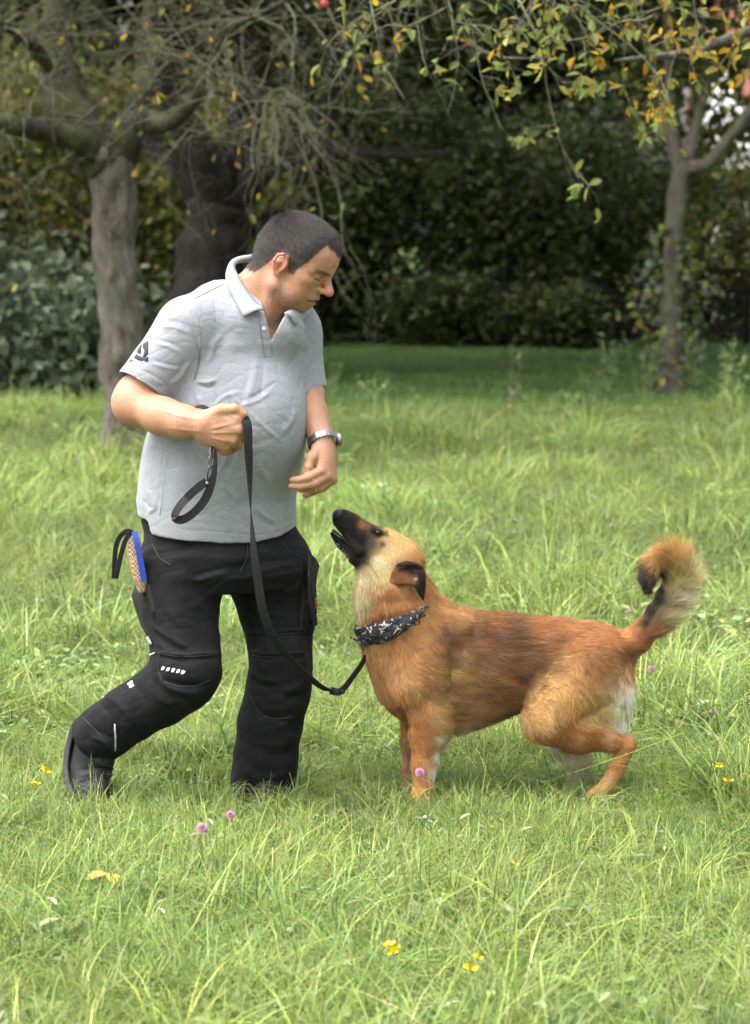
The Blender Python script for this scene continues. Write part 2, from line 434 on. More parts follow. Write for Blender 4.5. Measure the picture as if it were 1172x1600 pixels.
def bark(name, c0, c1, sc=9, lichen=None):
    m, nt, b = new_mat(name); n1 = noise_node(nt, sc, 6, .65, vec=(1, 1, .38)); n2 = noise_node(nt, sc * 5, 4, .6, vec=(1, 1, .3)); n3 = noise_node(nt, 5, 5)
    r1 = ramp(nt, n1.outputs[0], [(.3, c0), (.7, c1)]); src = r1.outputs[0]
    if lichen:
        r3 = ramp(nt, n3.outputs[0], [(.5, (0, 0, 0)), (.64, (1, 1, 1))]); mx = nd(nt, 'ShaderNodeMix', data_type='RGBA'); nt.links.new(r3.outputs[0], mx.inputs[0]); nt.links.new(src, mx.inputs['A']); mx.inputs['B'].default_value = (*lichen, 1); src = mx.outputs['Result']
    nt.links.new(src, b.inputs['Base Color']); b.inputs['Roughness'].default_value = .9; b.inputs['Specular IOR Level'].default_value = .15
    ad = nd(nt, 'ShaderNodeMath', operation='ADD'); nt.links.new(n1.outputs[0], ad.inputs[0]); nt.links.new(n2.outputs[0], ad.inputs[1]); bump(nt, b, ad.outputs[0], .9, .03)
    return m
M_bark = bark('apple_bark', (.028, .024, .020), (.24, .21, .185), 15, (.12, .12, .085)); M_barkd = bark('dark_bark', (.014, .013, .011), (.055, .048, .040)); M_twig = bark('lichen_twig', (.13, .13, .075), (.29, .28, .19), 30)
M_limb = bark('shaded_mossy_limb_bark', (.016, .015, .011), (.075, .070, .048), 9, (.085, .090, .04)); M_barkg = bark('grey_bark', (.07, .062, .052), (.17, .15, .125), 12, (.12, .14, .07))  # mossy limbs: crown shade is also darkened into their bark colour

def limb_tube(paths, name, mat, parent, sides=14, rough=.12, n=26, seed=3):
    """thick limbs: list of (points, radii); knobbly cross-sections"""
    Vs, Fs, o = [], [], 0
    for q, (pts, rs) in enumerate(paths):
        p = spline(pts, n); r = np.interp(np.linspace(0, 1, n), np.linspace(0, 1, len(rs)), rs)
        V, F = tubes_batch(p[None], r[None], sides)
        c = np.repeat(p, sides, 0); dv = V - c; L_ = np.linalg.norm(dv, axis=1)[:, None]
        k = 1 + rough * 2 * (vnoise(V * 7 + q * 5, seed) - .5)[:, None] + rough * 1.4 * (vnoise(V * np.array([26, 26, 7]), seed + 1) - .5)[:, None]
        Vs.append(c + dv * k); Fs.append(F + o); o += len(V)
    return mesh_obj(name, np.concatenate(Vs), np.concatenate(Fs), mat, parent)
def twig_field(starts, dirs, lens, r0, rng, k=7, wob=.22, droop=.25):
    n = len(starts); p = np.array(starts, float); d = np.array(dirs, float); d /= np.linalg.norm(d, axis=1)[:, None] + 1e-9
    out = np.zeros((n, k, 3)); st = (np.asarray(lens) / (k - 1))[:, None]
    for i in range(k):
        out[:, i] = p; d = d + rng.normal(0, wob, (n, 3)); d[:, 2] -= droop / k; d /= np.linalg.norm(d, axis=1)[:, None]; p = p + d * st
    R = np.asarray(r0)[:, None] * np.linspace(1, .35, k)[None]
    return out, R
def child_twigs(par, parR, n_per, lens, rng, spread=.9, r=.5, bias=(0, 0, 0), **kw):
    n, k, _ = par.shape; m = n * n_per
    ti = rng.uniform(.15, 1.0, m) * (k - 1); pi_ = np.repeat(np.arange(n), n_per); i0 = np.minimum(ti.astype(int), k - 2); fr = (ti - i0)[:, None]
    s0 = par[pi_, i0] * (1 - fr) + par[pi_, i0 + 1] * fr; t = par[pi_, i0 + 1] - par[pi_, i0]; t /= np.linalg.norm(t, axis=1)[:, None] + 1e-9
    d = t * .55 + rng.normal(0, spread, (m, 3)) * .7 + np.array(bias)
    rr = parR[pi_, i0] * r
    return twig_field(s0, d, rng.uniform(*lens, m), np.maximum(rr, .0016), rng, **kw)
def put_leaves(name, pts, dirs, size, cols, mat, parent, rng, aspect=.5, kind=None):
    n = len(pts); nr = rng.normal(0, 1, (n, 3)); nr[:, 2] = np.abs(nr[:, 2]) + .6; nr /= np.linalg.norm(nr, axis=1)[:, None]
    V, F = leaf_batch(pts, dirs, nr, size, aspect)
    o = mesh_obj(name, V, F, mat, parent, smooth=False); set_col(o.data, 'col', np.repeat(cols, 6, 0))
    if kind: o['kind'] = kind
    return o
def pick(rng, n, pal, var=.25):
    pal = np.array(pal); c = pal[rng.integers(0, len(pal), n)]; return np.clip(c * rng.uniform(1 - var, 1 + var, (n, 1)), 0, 1)
GREEN = [(.060, .090, .028), (.078, .108, .034), (.095, .120, .036), (.045, .070, .024), (.12, .125, .035)]
OLIVE = [(.115, .140, .034), (.155, .170, .040), (.090, .115, .032), (.19, .18, .045), (.22, .19, .05)]
GREYG = [(.085, .110, .062), (.105, .135, .080), (.068, .090, .052), (.125, .150, .095)]
YELL = [(.50, .36, .05), (.55, .42, .06), (.30, .30, .06), (.22, .26, .06), (.20, .25, .07), (.42, .28, .06)]
DARK = [(.045, .068, .024), (.058, .082, .028), (.075, .098, .030), (.09, .10, .03)]

def cloud(rng, n, c, r, nclump, tight=.28, shell=.55):
    """points in leafy clumps spread through an ellipsoid"""
    u = rng.normal(0, 1, (nclump, 3)); u /= np.linalg.norm(u, axis=1)[:, None]; rr = rng.uniform(shell, 1, nclump)[:, None] ** .8
    cc = np.array(c) + u * rr * np.array(r); k = rng.integers(0, nclump, n)
    off = rng.normal(0, 1, (n, 3)) * tight * np.array(r).min() * rng.uniform(.5, 1.2, nclump)[k][:, None]
    return cc[k] + off, cc, k
def shrub(name, label, c, r, n, size, pal, seed, group=None, nclump=40, stems=6, cat='shrub', mat=None, tight=.28, barkm=None, aspect=.55):
    rng = np.random.default_rng(seed); base = np.array([c[0], c[1], float(ground_z(c[0], c[1]))])
    o = empty(name, base, label, cat, group); T = base
    pts, cc, k = cloud(rng, n, np.array([0, 0, r[2] * .95]), r, nclump, tight); pts[:, 2] = np.abs(pts[:, 2]) + .03
    d = rng.normal(0, 1, (n, 3)); d[:, 2] -= .35
    tone = rng.uniform(.75, 1.25, nclump)[k][:, None]
    put_leaves('foliage', pts, d, rng.uniform(.6, 1.3, n) * size, np.clip(pick(rng, n, pal) * tone, 0, 1), mat or M_leaf, o, rng, aspect)
    tg = cc[rng.choice(nclump, min(stems, nclump), False)]; st = np.stack([rng.normal(0, .12, len(tg)), rng.normal(0, .12, len(tg)), np.zeros(len(tg)) - .05], 1)
    pp = np.stack([st + (tg - st) * t + rng.normal(0, .04, st.shape) * (0 < t < 1) for t in np.linspace(0, 1, 6)], 1)
    V, F = tubes_batch(pp, np.linspace(1, .35, 6)[None] * np.full((len(tg), 1), .014 * max(r[2], .6)), 5)
    mesh_obj('stem', V, F, barkm or M_barkd, o)
    return o
def tall_tree(name, label, c, trunk_r, h, crown_c, crown_r, n, size, pal, seed, group=None, nclump=60, barkm=None, lean=(0, 0), cat='tree'):
    rng = np.random.default_rng(seed); base = np.array([c[0], c[1], float(ground_z(c[0], c[1]))])
    o = empty(name, base, label, cat, group); top = np.array([lean[0], lean[1], h])
    paths = [([(0, 0, -.1), top * .35 + rng.normal(0, .08, 3) * [1, 1, 0], top * .7 + rng.normal(0, .1, 3) * [1, 1, 0], top], [trunk_r * 1.25, trunk_r, trunk_r * .7, trunk_r * .3])]
    pts, cc, k = cloud(rng, n, crown_c, crown_r, nclump, .24, .35)
    for j in range(7):
        s_ = top * rng.uniform(.45, .9); e = cc[rng.integers(nclump)]; m = (s_ + e) / 2 + rng.normal(0, .25, 3) + [0, 0, .3]
        paths.append(([s_, m, e], [trunk_r * .45, trunk_r * .28, trunk_r * .08]))
    limb_tube(paths, 'trunk', barkm or M_barkd, o, 9, .1, 14)
    d = rng.normal(0, 1, (n, 3)); d[:, 2] -= .5; tone = rng.uniform(.7, 1.3, nclump)[k][:, None]
    put_leaves('crown', pts, d, rng.uniform(.6, 1.3, n) * size, np.clip(pick(rng, n, pal) * tone, 0, 1), M_leaf, o, rng, .6)
    return o

# ------------------------------------------------------------------ the wood behind: shrubs along the fence, tall trees over them
k = 0
FRONT = [(-6.2, 26.0, 1.5, 1.3, 1.7, OLIVE, 'yellowing olive shrub at the far left edge of the wood'), (-4.3, 27.0, 1.5, 1.2, 2.0, OLIVE, 'sunlit olive green shrub seen left of the grey apple trunk'), (-2.6, 27.5, 1.3, 1.2, 1.7, OLIVE, 'olive bush seen between the apple trunk and the dark forked tree'),
         (-1.0, 30.5, 1.5, 1.2, 1.8, GREEN, 'dark green bush behind the man and the forked tree'), (.6, 31.0, 1.5, 1.2, 1.9, DARK, 'deep green bush behind the man\'s face'), (2.0, 31.2, 1.4, 1.2, 1.7, GREEN, 'mid green bush at the middle of the far fence'), (3.4, 31.6, 1.3, 1.2, 1.6, DARK, 'dark bush left of the thin trunk beyond the fence'), (4.9, 32.0, 1.3, 1.2, 1.4, OLIVE, 'low yellow green bush behind the lattice right of the thin trunk'), (6.6, 32.5, 1.4, 1.2, 1.5, GREEN, 'low green bush at the far right beyond the fence')]
FRONT += [(.9, 28.45, .9, .35, .42, DARK, 'low dark ground bush in front of the fence, left one'), (2.3, 28.5, .8, .35, .38, GREEN, 'low green ground bush in front of the fence, right one')]
for x, y, rx, ry, rz, pal, lab in FRONT:
    shrub('bush', lab, (x, y), (rx, ry, rz), 9000, .12, pal, 40 + k, 'bushes along the edge of the wood', 70, 7); k += 1
BACK = [(-9.5, 33, 'tall tree beyond the left end of the bushes'), (-6.5, 36, 'tall tree behind the yellowing shrub at left'), (-3.5, 34, 'tall tree behind the olive shrubs'), (-.6, 36.5, 'tall tree behind the forked tree'), (2.0, 35, 'tall tree in the middle of the wood'), (2.7, 38.5, 'tall tree left of the white house gap')]
for x, y, lab in BACK:
    tall_tree('wood_tree', lab, (x, y), .24, 7.5, (0, 0, 5.2), (2.6, 2.2, 4.2), 9000, .26, DARK, 70 + k, 'tall trees of the wood', 90); k += 1
# unseen trees added beside the lawn, crowns shaped to darken lawn and hedge
for x, y, cr, lab in ((-8.4, 31.0, (4.2, 3.2, 2.2), 'unseen added shade tree behind the left end of the lawn'), (8.6, 21.5, (4.2, 4.2, 2.4), 'unseen added shade tree spreading from right of the lawn'), (7.4, 27.0, (5.0, 4.2, 2.2), 'unseen added shade tree behind the right end of the lawn')):
    tall_tree('added_shade_tree', lab, (x, y), .30, 7.0, (-np.sign(x) * 3.4, 0, 7.0), cr, 12000, .34, GREEN, 90 + k, 'unseen added shade trees round the lawn', 110); k += 1

# ------------------------------------------------------------------ white house glimpsed through the gap at right
hz = empty('house', (12.2, 52, 0), 'white house with red tiled roof glimpsed through the gap at far right', 'house')
M_wall = plain('white_render', (.80, .80, .78), .8, 8, .06); M_roof = plain('red_tiles', (.17, .055, .04), .8, 12, .3, .02); M_glass = plain('window_glass', (.03, .04, .05), .08, spec=.6); M_frame = plain('window_frame', (.75, .75, .74), .5)
mb = MB(); mb.box((0, 0, 2.2), (4.6, 0, 0), (0, 4, 0), (0, 0, 2.2)); mb.add([(-4.6, -4, 4.4), (-4.6, 4, 4.4), (-4.6, 0, 7.2), (4.6, -4, 4.4), (4.6, 4, 4.4), (4.6, 0, 7.2)], [(0, 2, 1), (3, 4, 5)]); mb.build('wall', M_wall, hz, smooth=False)
mb = MB()
for sg in (-1, 1): mb.box((0, sg * 2.15, 5.78 + .0), (4.95, 0, 0), np.array((0, sg * 2.3, -1.62)), np.array((0, .08 * sg, .11)))
mb.build('roof', M_roof, hz, smooth=False)
for x in (-3.2, 0, 3.2):
    mb = MB(); mb.box((x, -4.02, 2.9), (.55, 0, 0), (0, .04, 0), (0, 0, .7)); w_ = mb.build('window', M_frame, hz, smooth=False)
    for sx in (-1, 1):
        mb = MB(); mb.box((x + sx * .26, -4.065, 2.9), (.22, 0, 0), (0, .008, 0), (0, 0, .62)); mb.build('pane', M_glass, w_, smooth=False)

# ------------------------------------------------------------------ lattice fence at the end of the lawn
fx0, fx1, fy = .2, 7.4, 29.0
fen = empty('lattice_fence', ((fx0 + fx1) / 2, fy, 0), 'dark crossed lattice fence at the end of the shaded lawn', 'fence')
M_fence = plain('weathered_wood', (.016, .014, .012), .85, 14, .4, .004)
hgt = .74; sp = .215
sm = bpy.data.meshes.new('slat'); mb = MB(); mb.box((0, 0, 0), (.018, 0, 0), (0, .009, 0), (0, 0, hgt / 2 * 1.414)); sm.from_pydata([tuple(v) for v in np.concatenate(mb.v)], [], mb.f); sm.materials.append(M_fence)
for i in range(int((fx1 - fx0 - hgt) / sp)):
    for sg in (-1, 1):
        o = bpy.data.objects.new('slat', sm); o.location = (fx0 + hgt / 2 + i * sp - fen.location[0], sg * .0105, .10 + hgt / 2); o.rotation_euler = (0, sg * rad(45), 0); link(o, fen)
for z in (.22, .72):
    mb = MB(); mb.box((0, .035, z), ((fx1 - fx0) / 2, 0, 0), (0, .014, 0), (0, 0, .028)); mb.build('rail', M_fence, fen, smooth=False)
for i in range(4):
    mb = MB(); mb.tube([((i / 3 - .5) * (fx1 - fx0) * .98, .095, -.1), ((i / 3 - .5) * (fx1 - fx0) * .98, .095, .92)], .045, 10); mb.build('post', M_fence, fen)

# ------------------------------------------------------------------ apple tree with grey trunk, left
rng = np.random.default_rng(17)
y1 = G(192, 722)[1]
ap = empty('apple_tree', G(192, 722), 'old apple tree with bare grey trunk and tangled lichen twigs, left behind the man', 'tree', 'apple trees')
A0 = np.array(ap.location); q1 = lambda px, py, dy=0: P(px, py, y1 + dy) - A0
m1 = (y1 + 7) / FPX
paths = [([q1(204, 735), q1(203, 690), q1(196, 600), q1(187, 500), q1(180, 400), q1(176, 310), q1(173, 245)], np.array([56, 42, 36, 34.5, 34, 33, 37]) * m1),
         ([q1(165, 265), q1(128, 222, -.2), q1(70, 205, -.4), q1(0, 193, -.7), q1(-60, 190, -.9)], np.array([24, 22, 17, 15, 10]) * m1),
         ([q1(172, 255), q1(120, 190), q1(92, 120, .1), q1(90, 50, .2), q1(80, -60, .3)], np.array([42, 36, 30, 24, 16]) * m1),
         ([q1(178, 250), q1(215, 190, -.1), q1(268, 190, -.3), q1(318, 135, -.5), q1(340, 80, -.6), q1(366, 40, -.8), q1(420, 30, -1.0)], np.array([32, 20, 13, 11, 8, 5, 3]) * m1),
         ([q1(185, 230), q1(220, 150, .2), q1(230, 70, .4), q1(240, -40, .5)], np.array([26, 18, 14, 10]) * m1),
         ([q1(92, 120, .1), q1(40, 60, -.2), q1(-20, 30, -.5)], np.array([14, 9, 6]) * m1),
         ([q1(318, 135, -.5), q1(380, 150, -.7), q1(430, 160, -.9), q1(470, 165, -1.1)], np.array([8, 6, 5, 3]) * m1),
         ([q1(340, 80, -.6), q1(430, 10, -1.0), q1(540, -30, -1.4), q1(660, -50, -1.8)], np.array([5, 4, 3.5, 3]) * m1)]
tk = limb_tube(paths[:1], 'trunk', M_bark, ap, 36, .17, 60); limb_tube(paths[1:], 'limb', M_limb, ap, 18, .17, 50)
rngc = np.random.default_rng(19); n = 4500; pts, cc, kk = cloud(rngc, n, q1(150, -330, .6), (3.0, 2.6, .9), 60, .30, .1)
put_leaves('crown', pts, rngc.normal(0, 1, (n, 3)) + [0, 0, -.5], rngc.uniform(.10, .20, n), pick(rngc, n, OLIVE), M_leaf, ap, rngc, .55)
# bark plates and a knot
mb = MB(); kc = q1(157, 242, -.16); mb.tube([kc + [0, -.035, 0], kc + [0, -.02, 0], kc + [0, .06, 0]], [.035, .055, .05], 12); kn_ = mb.build('branch_stub', M_bark, ap)
src = []
for pts, rs in paths[1:]:
    p = spline(pts, 30); src.append(p[6:])
src = np.concatenate(src)
sx_, sy_, _ = proj(src + A0); src = src[~((sx_ > 40) & (sx_ < 300) & (sy_ > 60)) | (np.arange(len(src)) % 5 == 0)]
n0 = 130; st = src[rng.integers(0, len(src), n0)]
d0 = rng.normal(0, 1, (n0, 3)); d0[:, 2] += .25
T1, R1 = twig_field(st, d0, rng.uniform(.5, 1.3, n0), rng.uniform(.0035, .0075, n0), rng, 8, .22, .35)
T2, R2 = child_twigs(T1, R1, 4, (.25, .7), rng, .9, .5, (0, 0, -.05), k=7, wob=.28, droop=.5)
T3, R3 = child_twigs(T2, R2, 3, (.08, .32), rng, .9, .55, (0, 0, 0), k=6, wob=.3, droop=.4)
Vt, Ft = [], []; o_ = 0
for T, R_, sd in ((T1, R1, 6), (T2, R2, 5), (T3, R3, 4)):
    V, F = tubes_batch(T, R_, sd); Vt.append(V); Ft.append(F + o_); o_ += len(V)
mesh_obj('twigs', np.concatenate(Vt), np.concatenate(Ft), M_twig, ap)
# hanging spray in front of the dark tree, above the man's head
hs = np.array([q1(x, y, -1.1) for x, y in ((420, 150), (430, 155), (440, 160), (432, 158), (445, 150), (425, 160), (415, 160), (470, 160))]); hd_ = np.array([(-.25, 0, -1), (.1, 0, -1), (.7, 0, -.75), (.4, 0, -1), (1, 0, -.35), (-.1, 0, -1), (-.5, 0, -.8), (.6, 0, -.9)], float)
TH, RH = twig_field(hs, hd_, rng.uniform(.35, .62, len(hs)), np.full(len(hs), .007), rng, 9, .16, .6); TH2, RH2 = child_twigs(TH, RH, 5, (.08, .26), rng, .8, .6, (0, 0, -.2), k=6, wob=.28, droop=.4)
V1, F1 = tubes_batch(TH, RH, 5); V2, F2 = tubes_batch(TH2, RH2, 4); mesh_obj('hanging_twigs', np.concatenate([V1, V2]), np.concatenate([F1, F2 + len(V1)]), M_twig, ap)
ends = np.concatenate([T2[:, -1], T3[:, -1], TH2[:, -1]]); sel = rng.random(len(ends)) < .07; e_ = ends[sel]
put_leaves('leaves', e_, rng.normal(0, 1, (len(e_), 3)) + [0, 0, -.6], rng.uniform(.045, .075, len(e_)), pick(rng, len(e_), YELL), M_leafy, ap, rng, .5)
M_apple = plain('red_apple', (.42, .035, .03), .35, 20, .3)
apc = q1(507, 6, -1.4); mb = MB(); V_ = []
mb.ball(apc, (.028, .028, .026), 14, 10); mb.tube([apc + [0, 0, .022], apc + [.004, 0, .044]], [.002, .0025], 5); apo = mb.build('apple', M_apple, None, label='small red apple hanging at the top edge among bare twigs', cat='apple'); apo.location = A0

# ------------------------------------------------------------------ dark forked tree
y2 = 20.0; dt = empty('forked_tree', P(325, 598, y2) * [1, 1, 0], 'dark thick trunked tree forking low, behind the man\'s shoulder', 'tree')
D0 = np.array(dt.location); q2 = lambda px, py, dy=0: P(px, py, y2 + dy) - D0; m2 = (y2 + 7) / FPX
paths = [([q2(318, 620), q2(318, 540), q2(322, 450), q2(335, 370), q2(345, 320)], np.array([70, 60, 54, 50, 52]) * m2), ([q2(335, 330), q2(290, 270), q2(235, 225, .4), q2(190, 190, .8)], np.array([34, 24, 16, 10]) * m2),
         ([q2(345, 320), q2(330, 260, -.3), q2(290, 200, -.4), q2(250, 100, -.5), q2(240, -60, -.5)], np.array([36, 32, 26, 20, 14]) * m2), ([q2(350, 320), q2(368, 250), q2(385, 170), q2(400, 90), q2(390, -60)], np.array([38, 30, 28, 22, 14]) * m2), ([q2(355, 320), q2(410, 265, -.2), q2(450, 235, -.3), q2(500, 220, -.3), q2(520, 120, -.3), q2(540, -40, -.3)], np.array([30, 24, 22, 18, 14, 10]) * m2),
         ([q2(470, 230, -.3), q2(560, 238, -.5), q2(640, 242, -.6), q2(720, 236, -.7)], np.array([12, 8, 6, 3]) * m2), ([q2(385, 360, 0), q2(430, 340, .3), q2(480, 320, .6)], np.array([16, 12, 7]) * m2)]
limb_tube(paths, 'trunk', M_barkd, dt, 14, .18, 30, 8)
rng = np.random.default_rng(23); n = 17000; pts, cc, kk = cloud(rng, n, np.array([-.3, .6, 6.4]), (5.6, 5.2, 2.0), 150, .26, .1)
put_leaves('crown', pts, rng.normal(0, 1, (n, 3)) + [0, 0, -.5], rng.uniform(.2, .38, n), pick(rng, n, GREEN), M_leaf, dt, rng, .6)
st = cc[rng.integers(0, 150, 60)]; T1, R1 = twig_field(np.repeat(np.array([[.3, 0, 4.0]]), 60, 0), st - np.array([.3, 0, 4.0]), np.linalg.norm(st - np.array([.3, 0, 4.0]), axis=1), np.full(60, .03), rng, 8, .08, 0.0)
T2, R2 = child_twigs(T1, R1, 6, (.4, 1.1), rng, .9, .5, (0, 0, -.3), k=7, wob=.25, droop=.8)
V1, F1 = tubes_batch(T1, R1, 5); V2, F2 = tubes_batch(T2, R2, 4); mesh_obj('twigs', np.concatenate([V1, V2]), np.concatenate([F1, F2 + len(V1)]), M_barkd, dt)

# ------------------------------------------------------------------ slim tree at right with climbing ivy
y3 = G(1047, 622)[1]; tt = empty('slim_tree', G(1047, 622), 'slim grey trunk at right with leafy creeper, forking into a side branch', 'tree')
S0 = np.array(tt.location); q3 = lambda px, py, dy=0: P(px, py, y3 + dy) - S0; m3 = (y3 + 7) / FPX
paths = [([q3(1047, 640), q3(1048, 560), q3(1050, 450), q3(1054, 350), q3(1062, 280), q3(1072, 255)], np.array([24, 18, 16, 14.5, 15, 15]) * m3), ([q3(1070, 262), q3(1105, 255, -.1), q3(1140, 215, -.2), q3(1190, 150, -.3), q3(1260, 60, -.5)], np.array([13, 10, 9, 8, 5]) * m3), ([q3(1066, 275), q3(1052, 220, .1), q3(1046, 120, .2), q3(1040, -40, .3)], np.array([13, 10, 9, 7]) * m3), ([q3(1072, 250), q3(1100, 150, .2), q3(1130, 40, .4), q3(1150, -60, .5)], np.array([10, 8, 7, 5]) * m3)]
limb_tube(paths, 'trunk', M_barkg, tt, 12, .1, 34, 4)
rng = np.random.default_rng(29)
n = 700; yy = rng.uniform(350, 620, n); side = rng.choice([-1, 1], n); xx = 1050 + side * np.abs(rng.normal(26, 16, n)) * (1 + .4 * np.sin(yy * .03)); pts = np.stack([q3(x, y, rng.uniform(-.25, .25)) for x, y in zip(xx, yy)])
put_leaves('creeper', pts, rng.normal(0, 1, (n, 3)) + [0, 0, -.8], rng.uniform(.05, .09, n), pick(rng, n, OLIVE + GREYG, .4), M_leaf, tt, rng, .75)
n = 15000; pts, cc, kk = cloud(rng, n, q3(1100, -330, 1.0), (4.2, 3.8, 1.5), 90, .26, .1); put_leaves('crown', pts, rng.normal(0, 1, (n, 3)) + [0, 0, -.5], rng.uniform(.18, .32, n), pick(rng, n, GREEN), M_leaf, tt, rng, .6)

n = 1770; pts = np.concatenate([cloud(rng, 900, q3(1150, 80, .3), (.75, .6, .40), 26, .3, .1)[0], cloud(rng, 420, q3(1140, 195, .5), (.45, .4, .32), 16, .4, .1)[0], cloud(rng, 250, q3(1110, 330, .5), (.4, .4, .5), 12, .3, .1)[0], cloud(rng, 200, q3(985, 130, .5), (.5, .4, .35), 12, .3, .1)[0]])
put_leaves('lower_foliage', pts, rng.normal(0, 1, (n, 3)) + [0, 0, -.7], rng.uniform(.07, .13, n), pick(rng, n, OLIVE + GREEN, .4), M_leaf, tt, rng, .6)

# ------------------------------------------------------------------ apple branches with yellow leaves hanging in from the right
rng = np.random.default_rng(31)
y4 = 4.6; at4 = empty('yellow_apple_tree', (4.1, y4 + .6, 0), 'apple tree with yellow autumn leaves whose branches hang in at top right', 'tree', 'apple trees'); Q0 = np.array(at4.location); q4 = lambda px, py, dy=0: P(px, py, y4 + dy) - Q0
tl_ = [(0, 0, -.1), (-.05, 0, .9), (.0, -.05, 1.7), (-.3, -.1, 2.4)]
paths = [(tl_, [.17, .14, .13, .12]), ([(-.1, -.05, 1.9), (.5, .4, 2.7), (.9, .9, 3.6)], [.09, .07, .04]), ([(-.3, -.1, 2.4), q4(1300, -60, .2), q4(1100, -40), q4(900, -50, -.2), q4(700, -40, -.3), q4(560, -20, -.3)], [.10, .06, .045, .034, .022, .012]), ([(-.2, -.1, 2.2), q4(1330, 30, .5), q4(1200, 40, .5), q4(1080, 80, .5), q4(960, 95, .4)], [.07, .045, .03, .018, .008]),
         ([(-.3, -.1, 2.4), (-.8, .5, 3.1), (-1.6, .9, 3.5)], [.08, .05, .03])]
limb_tube(paths, 'trunk', M_bark, at4, 10, .14, 34, 9)
hang = [([(800, -20), (845, 70), (855, 140), (868, 195), (885, 245), (920, 290)], .006), ([(985, -20), (1005, 60), (1030, 150), (1050, 195), (1062, 240), (1085, 262)], .0065), ([(575, -20), (590, 60), (600, 100), (632, 155)], .0045), ([(650, -20), (655, 60), (668, 110), (690, 150)], .0035), ([(1150, -10), (1165, 40), (1140, 80), (1120, 110)], .005), ([(690, -20), (720, 60), (790, 90), (850, 90), (900, 100)], .006), ([(860, -30), (930, 30), (985, 70), (1030, 120), (1050, 170)], .006), ([(960, 0), (975, 70), (975, 140), (992, 165)], .0035), ([(1080, -20), (1090, 50), (1080, 100), (1110, 140)], .004), ([(740, 40), (770, 70), (800, 110), (810, 135)], .0035),
        ([(868, 195), (840, 198), (815, 200)], .003), ([(1062, 195), (1040, 190), (1018, 190)], .003), ([(880, 128), (930, 132), (985, 135)], .0035), ([(620, 0), (560, 30), (520, 60), (500, 100)], .0045), ([(700, 10), (640, 40), (600, 40), (560, 70)], .004)]
Th = np.stack([spline([q4(x, y, rng.uniform(-.25, .1)) for x, y in p], 9) for p, r in hang]); Rh = np.stack([np.linspace(1, .4, 9) * r for p, r in hang])
n0 = 46; px0 = rng.uniform(560, 1220, n0); st = np.stack([q4(x, rng.uniform(-60, 50), rng.uniform(-.5, .5)) for x in px0]); d0 = rng.normal(0, .7, (n0, 3)) + [0, 0, -.35]
T1, R1 = twig_field(st, d0, rng.uniform(.25, .6, n0), rng.uniform(.003, .006, n0), rng, 9, .2, .5)
T2, R2 = child_twigs(Th, Rh, 4, (.05, .22), rng, .9, .6, (0, 0, -.1), k=6, wob=.25, droop=.3); T3, R3 = child_twigs(T1, R1, 6, (.06, .25), rng, .9, .6, (0, 0, -.1), k=6, wob=.28, droop=.3)
Vt, Ft, o_ = [], [], 0
for T, R_, sd in ((Th, Rh, 6), (T1, R1, 5), (T2, R2, 4), (T3, R3, 4)):
    V, F = tubes_batch(T, R_, sd); Vt.append(V); Ft.append(F + o_); o_ += len(V)
mesh_obj('twigs', np.concatenate(Vt), np.concatenate(Ft), M_twig, at4)
allp = np.concatenate([T2[:, 3:].reshape(-1, 3), T3[:, 3:].reshape(-1, 3), Th[:, 2:].reshape(-1, 3)]); lx, ly, _ = proj(allp + Q0)
pr = .16 + .42 * np.clip((lx - 700) / 400, 0, 1); pr = np.where(ly > 190, .36, pr); sel = rng.random(len(allp)) < pr; e_ = np.repeat(allp[sel], 2, 0); ex_ = np.repeat(lx[sel], 2); ey2 = np.repeat(ly[sel], 2); n = len(e_)
cy_ = np.array([(.46, .29, .028), (.52, .34, .03), (.40, .22, .03), (.30, .26, .04)]); cg_ = np.array([(.19, .24, .07), (.25, .29, .08), (.16, .21, .06), (.32, .32, .08)])
yel = rng.random(n) < (.22 + .5 * np.clip((ex_ - 900) / 200, 0, 1)) * np.clip((230 - ey2) / 60, .1, 1)
lc = np.where(yel[:, None], cy_[rng.integers(0, 4, n)], cg_[rng.integers(0, 4, n)]) * rng.uniform(.75, 1.2, (n, 1))
put_leaves('leaves', e_, rng.normal(0, .8, (n, 3)) + [0, 0, -.5], rng.uniform(.042, .075, n), lc, M_leafy, at4, rng, .48)
n = 5500; pts, cc, kk = cloud(rng, n, np.array([-.6, 1.2, 4.3]), (3.0, 2.8, 1.1), 70, .30, .1); put_leaves('crown', pts, rng.normal(0, 1, (n, 3)) + [0, 0, -.5], rng.uniform(.08, .15, n), pick(rng, n, OLIVE + YELL), M_leafy, at4, rng, .5)  # unseen upper crown, added to shade the mid meadow

# ------------------------------------------------------------------ big-leaved grey green bush at left, weeds round the slim trunk
sc_ = G(60, 632); shrub('hazel_bush', 'grey green large leaved bush at left beside the apple trunk', (sc_[0], sc_[1] + .9), (1.05, .9, .62), 4600, .13, GREYG, 201, None, 60, 9, tight=.3, aspect=.62)
sc_ = G(-70, 600); shrub('hazel_bush', 'taller grey green bush cut by the left edge', (sc_[0] - .3, sc_[1] + 1.6), (1.2, .9, .72), 3600, .13, GREYG, 202, None, 50, 8, tight=.3, aspect=.62)
# ------------------------------------------------------------------ the man
man = empty('person', (P(300, 1255)[0], 0, 0), 'man in grey polo shirt and black work trousers leaning over the dog, leash in fist', 'person')
man_off = np.array(man.location)
def on_man(o):
    o.parent = man; o.matrix_parent_inverse = Matrix.Translation(-Vector(man.location)); return o

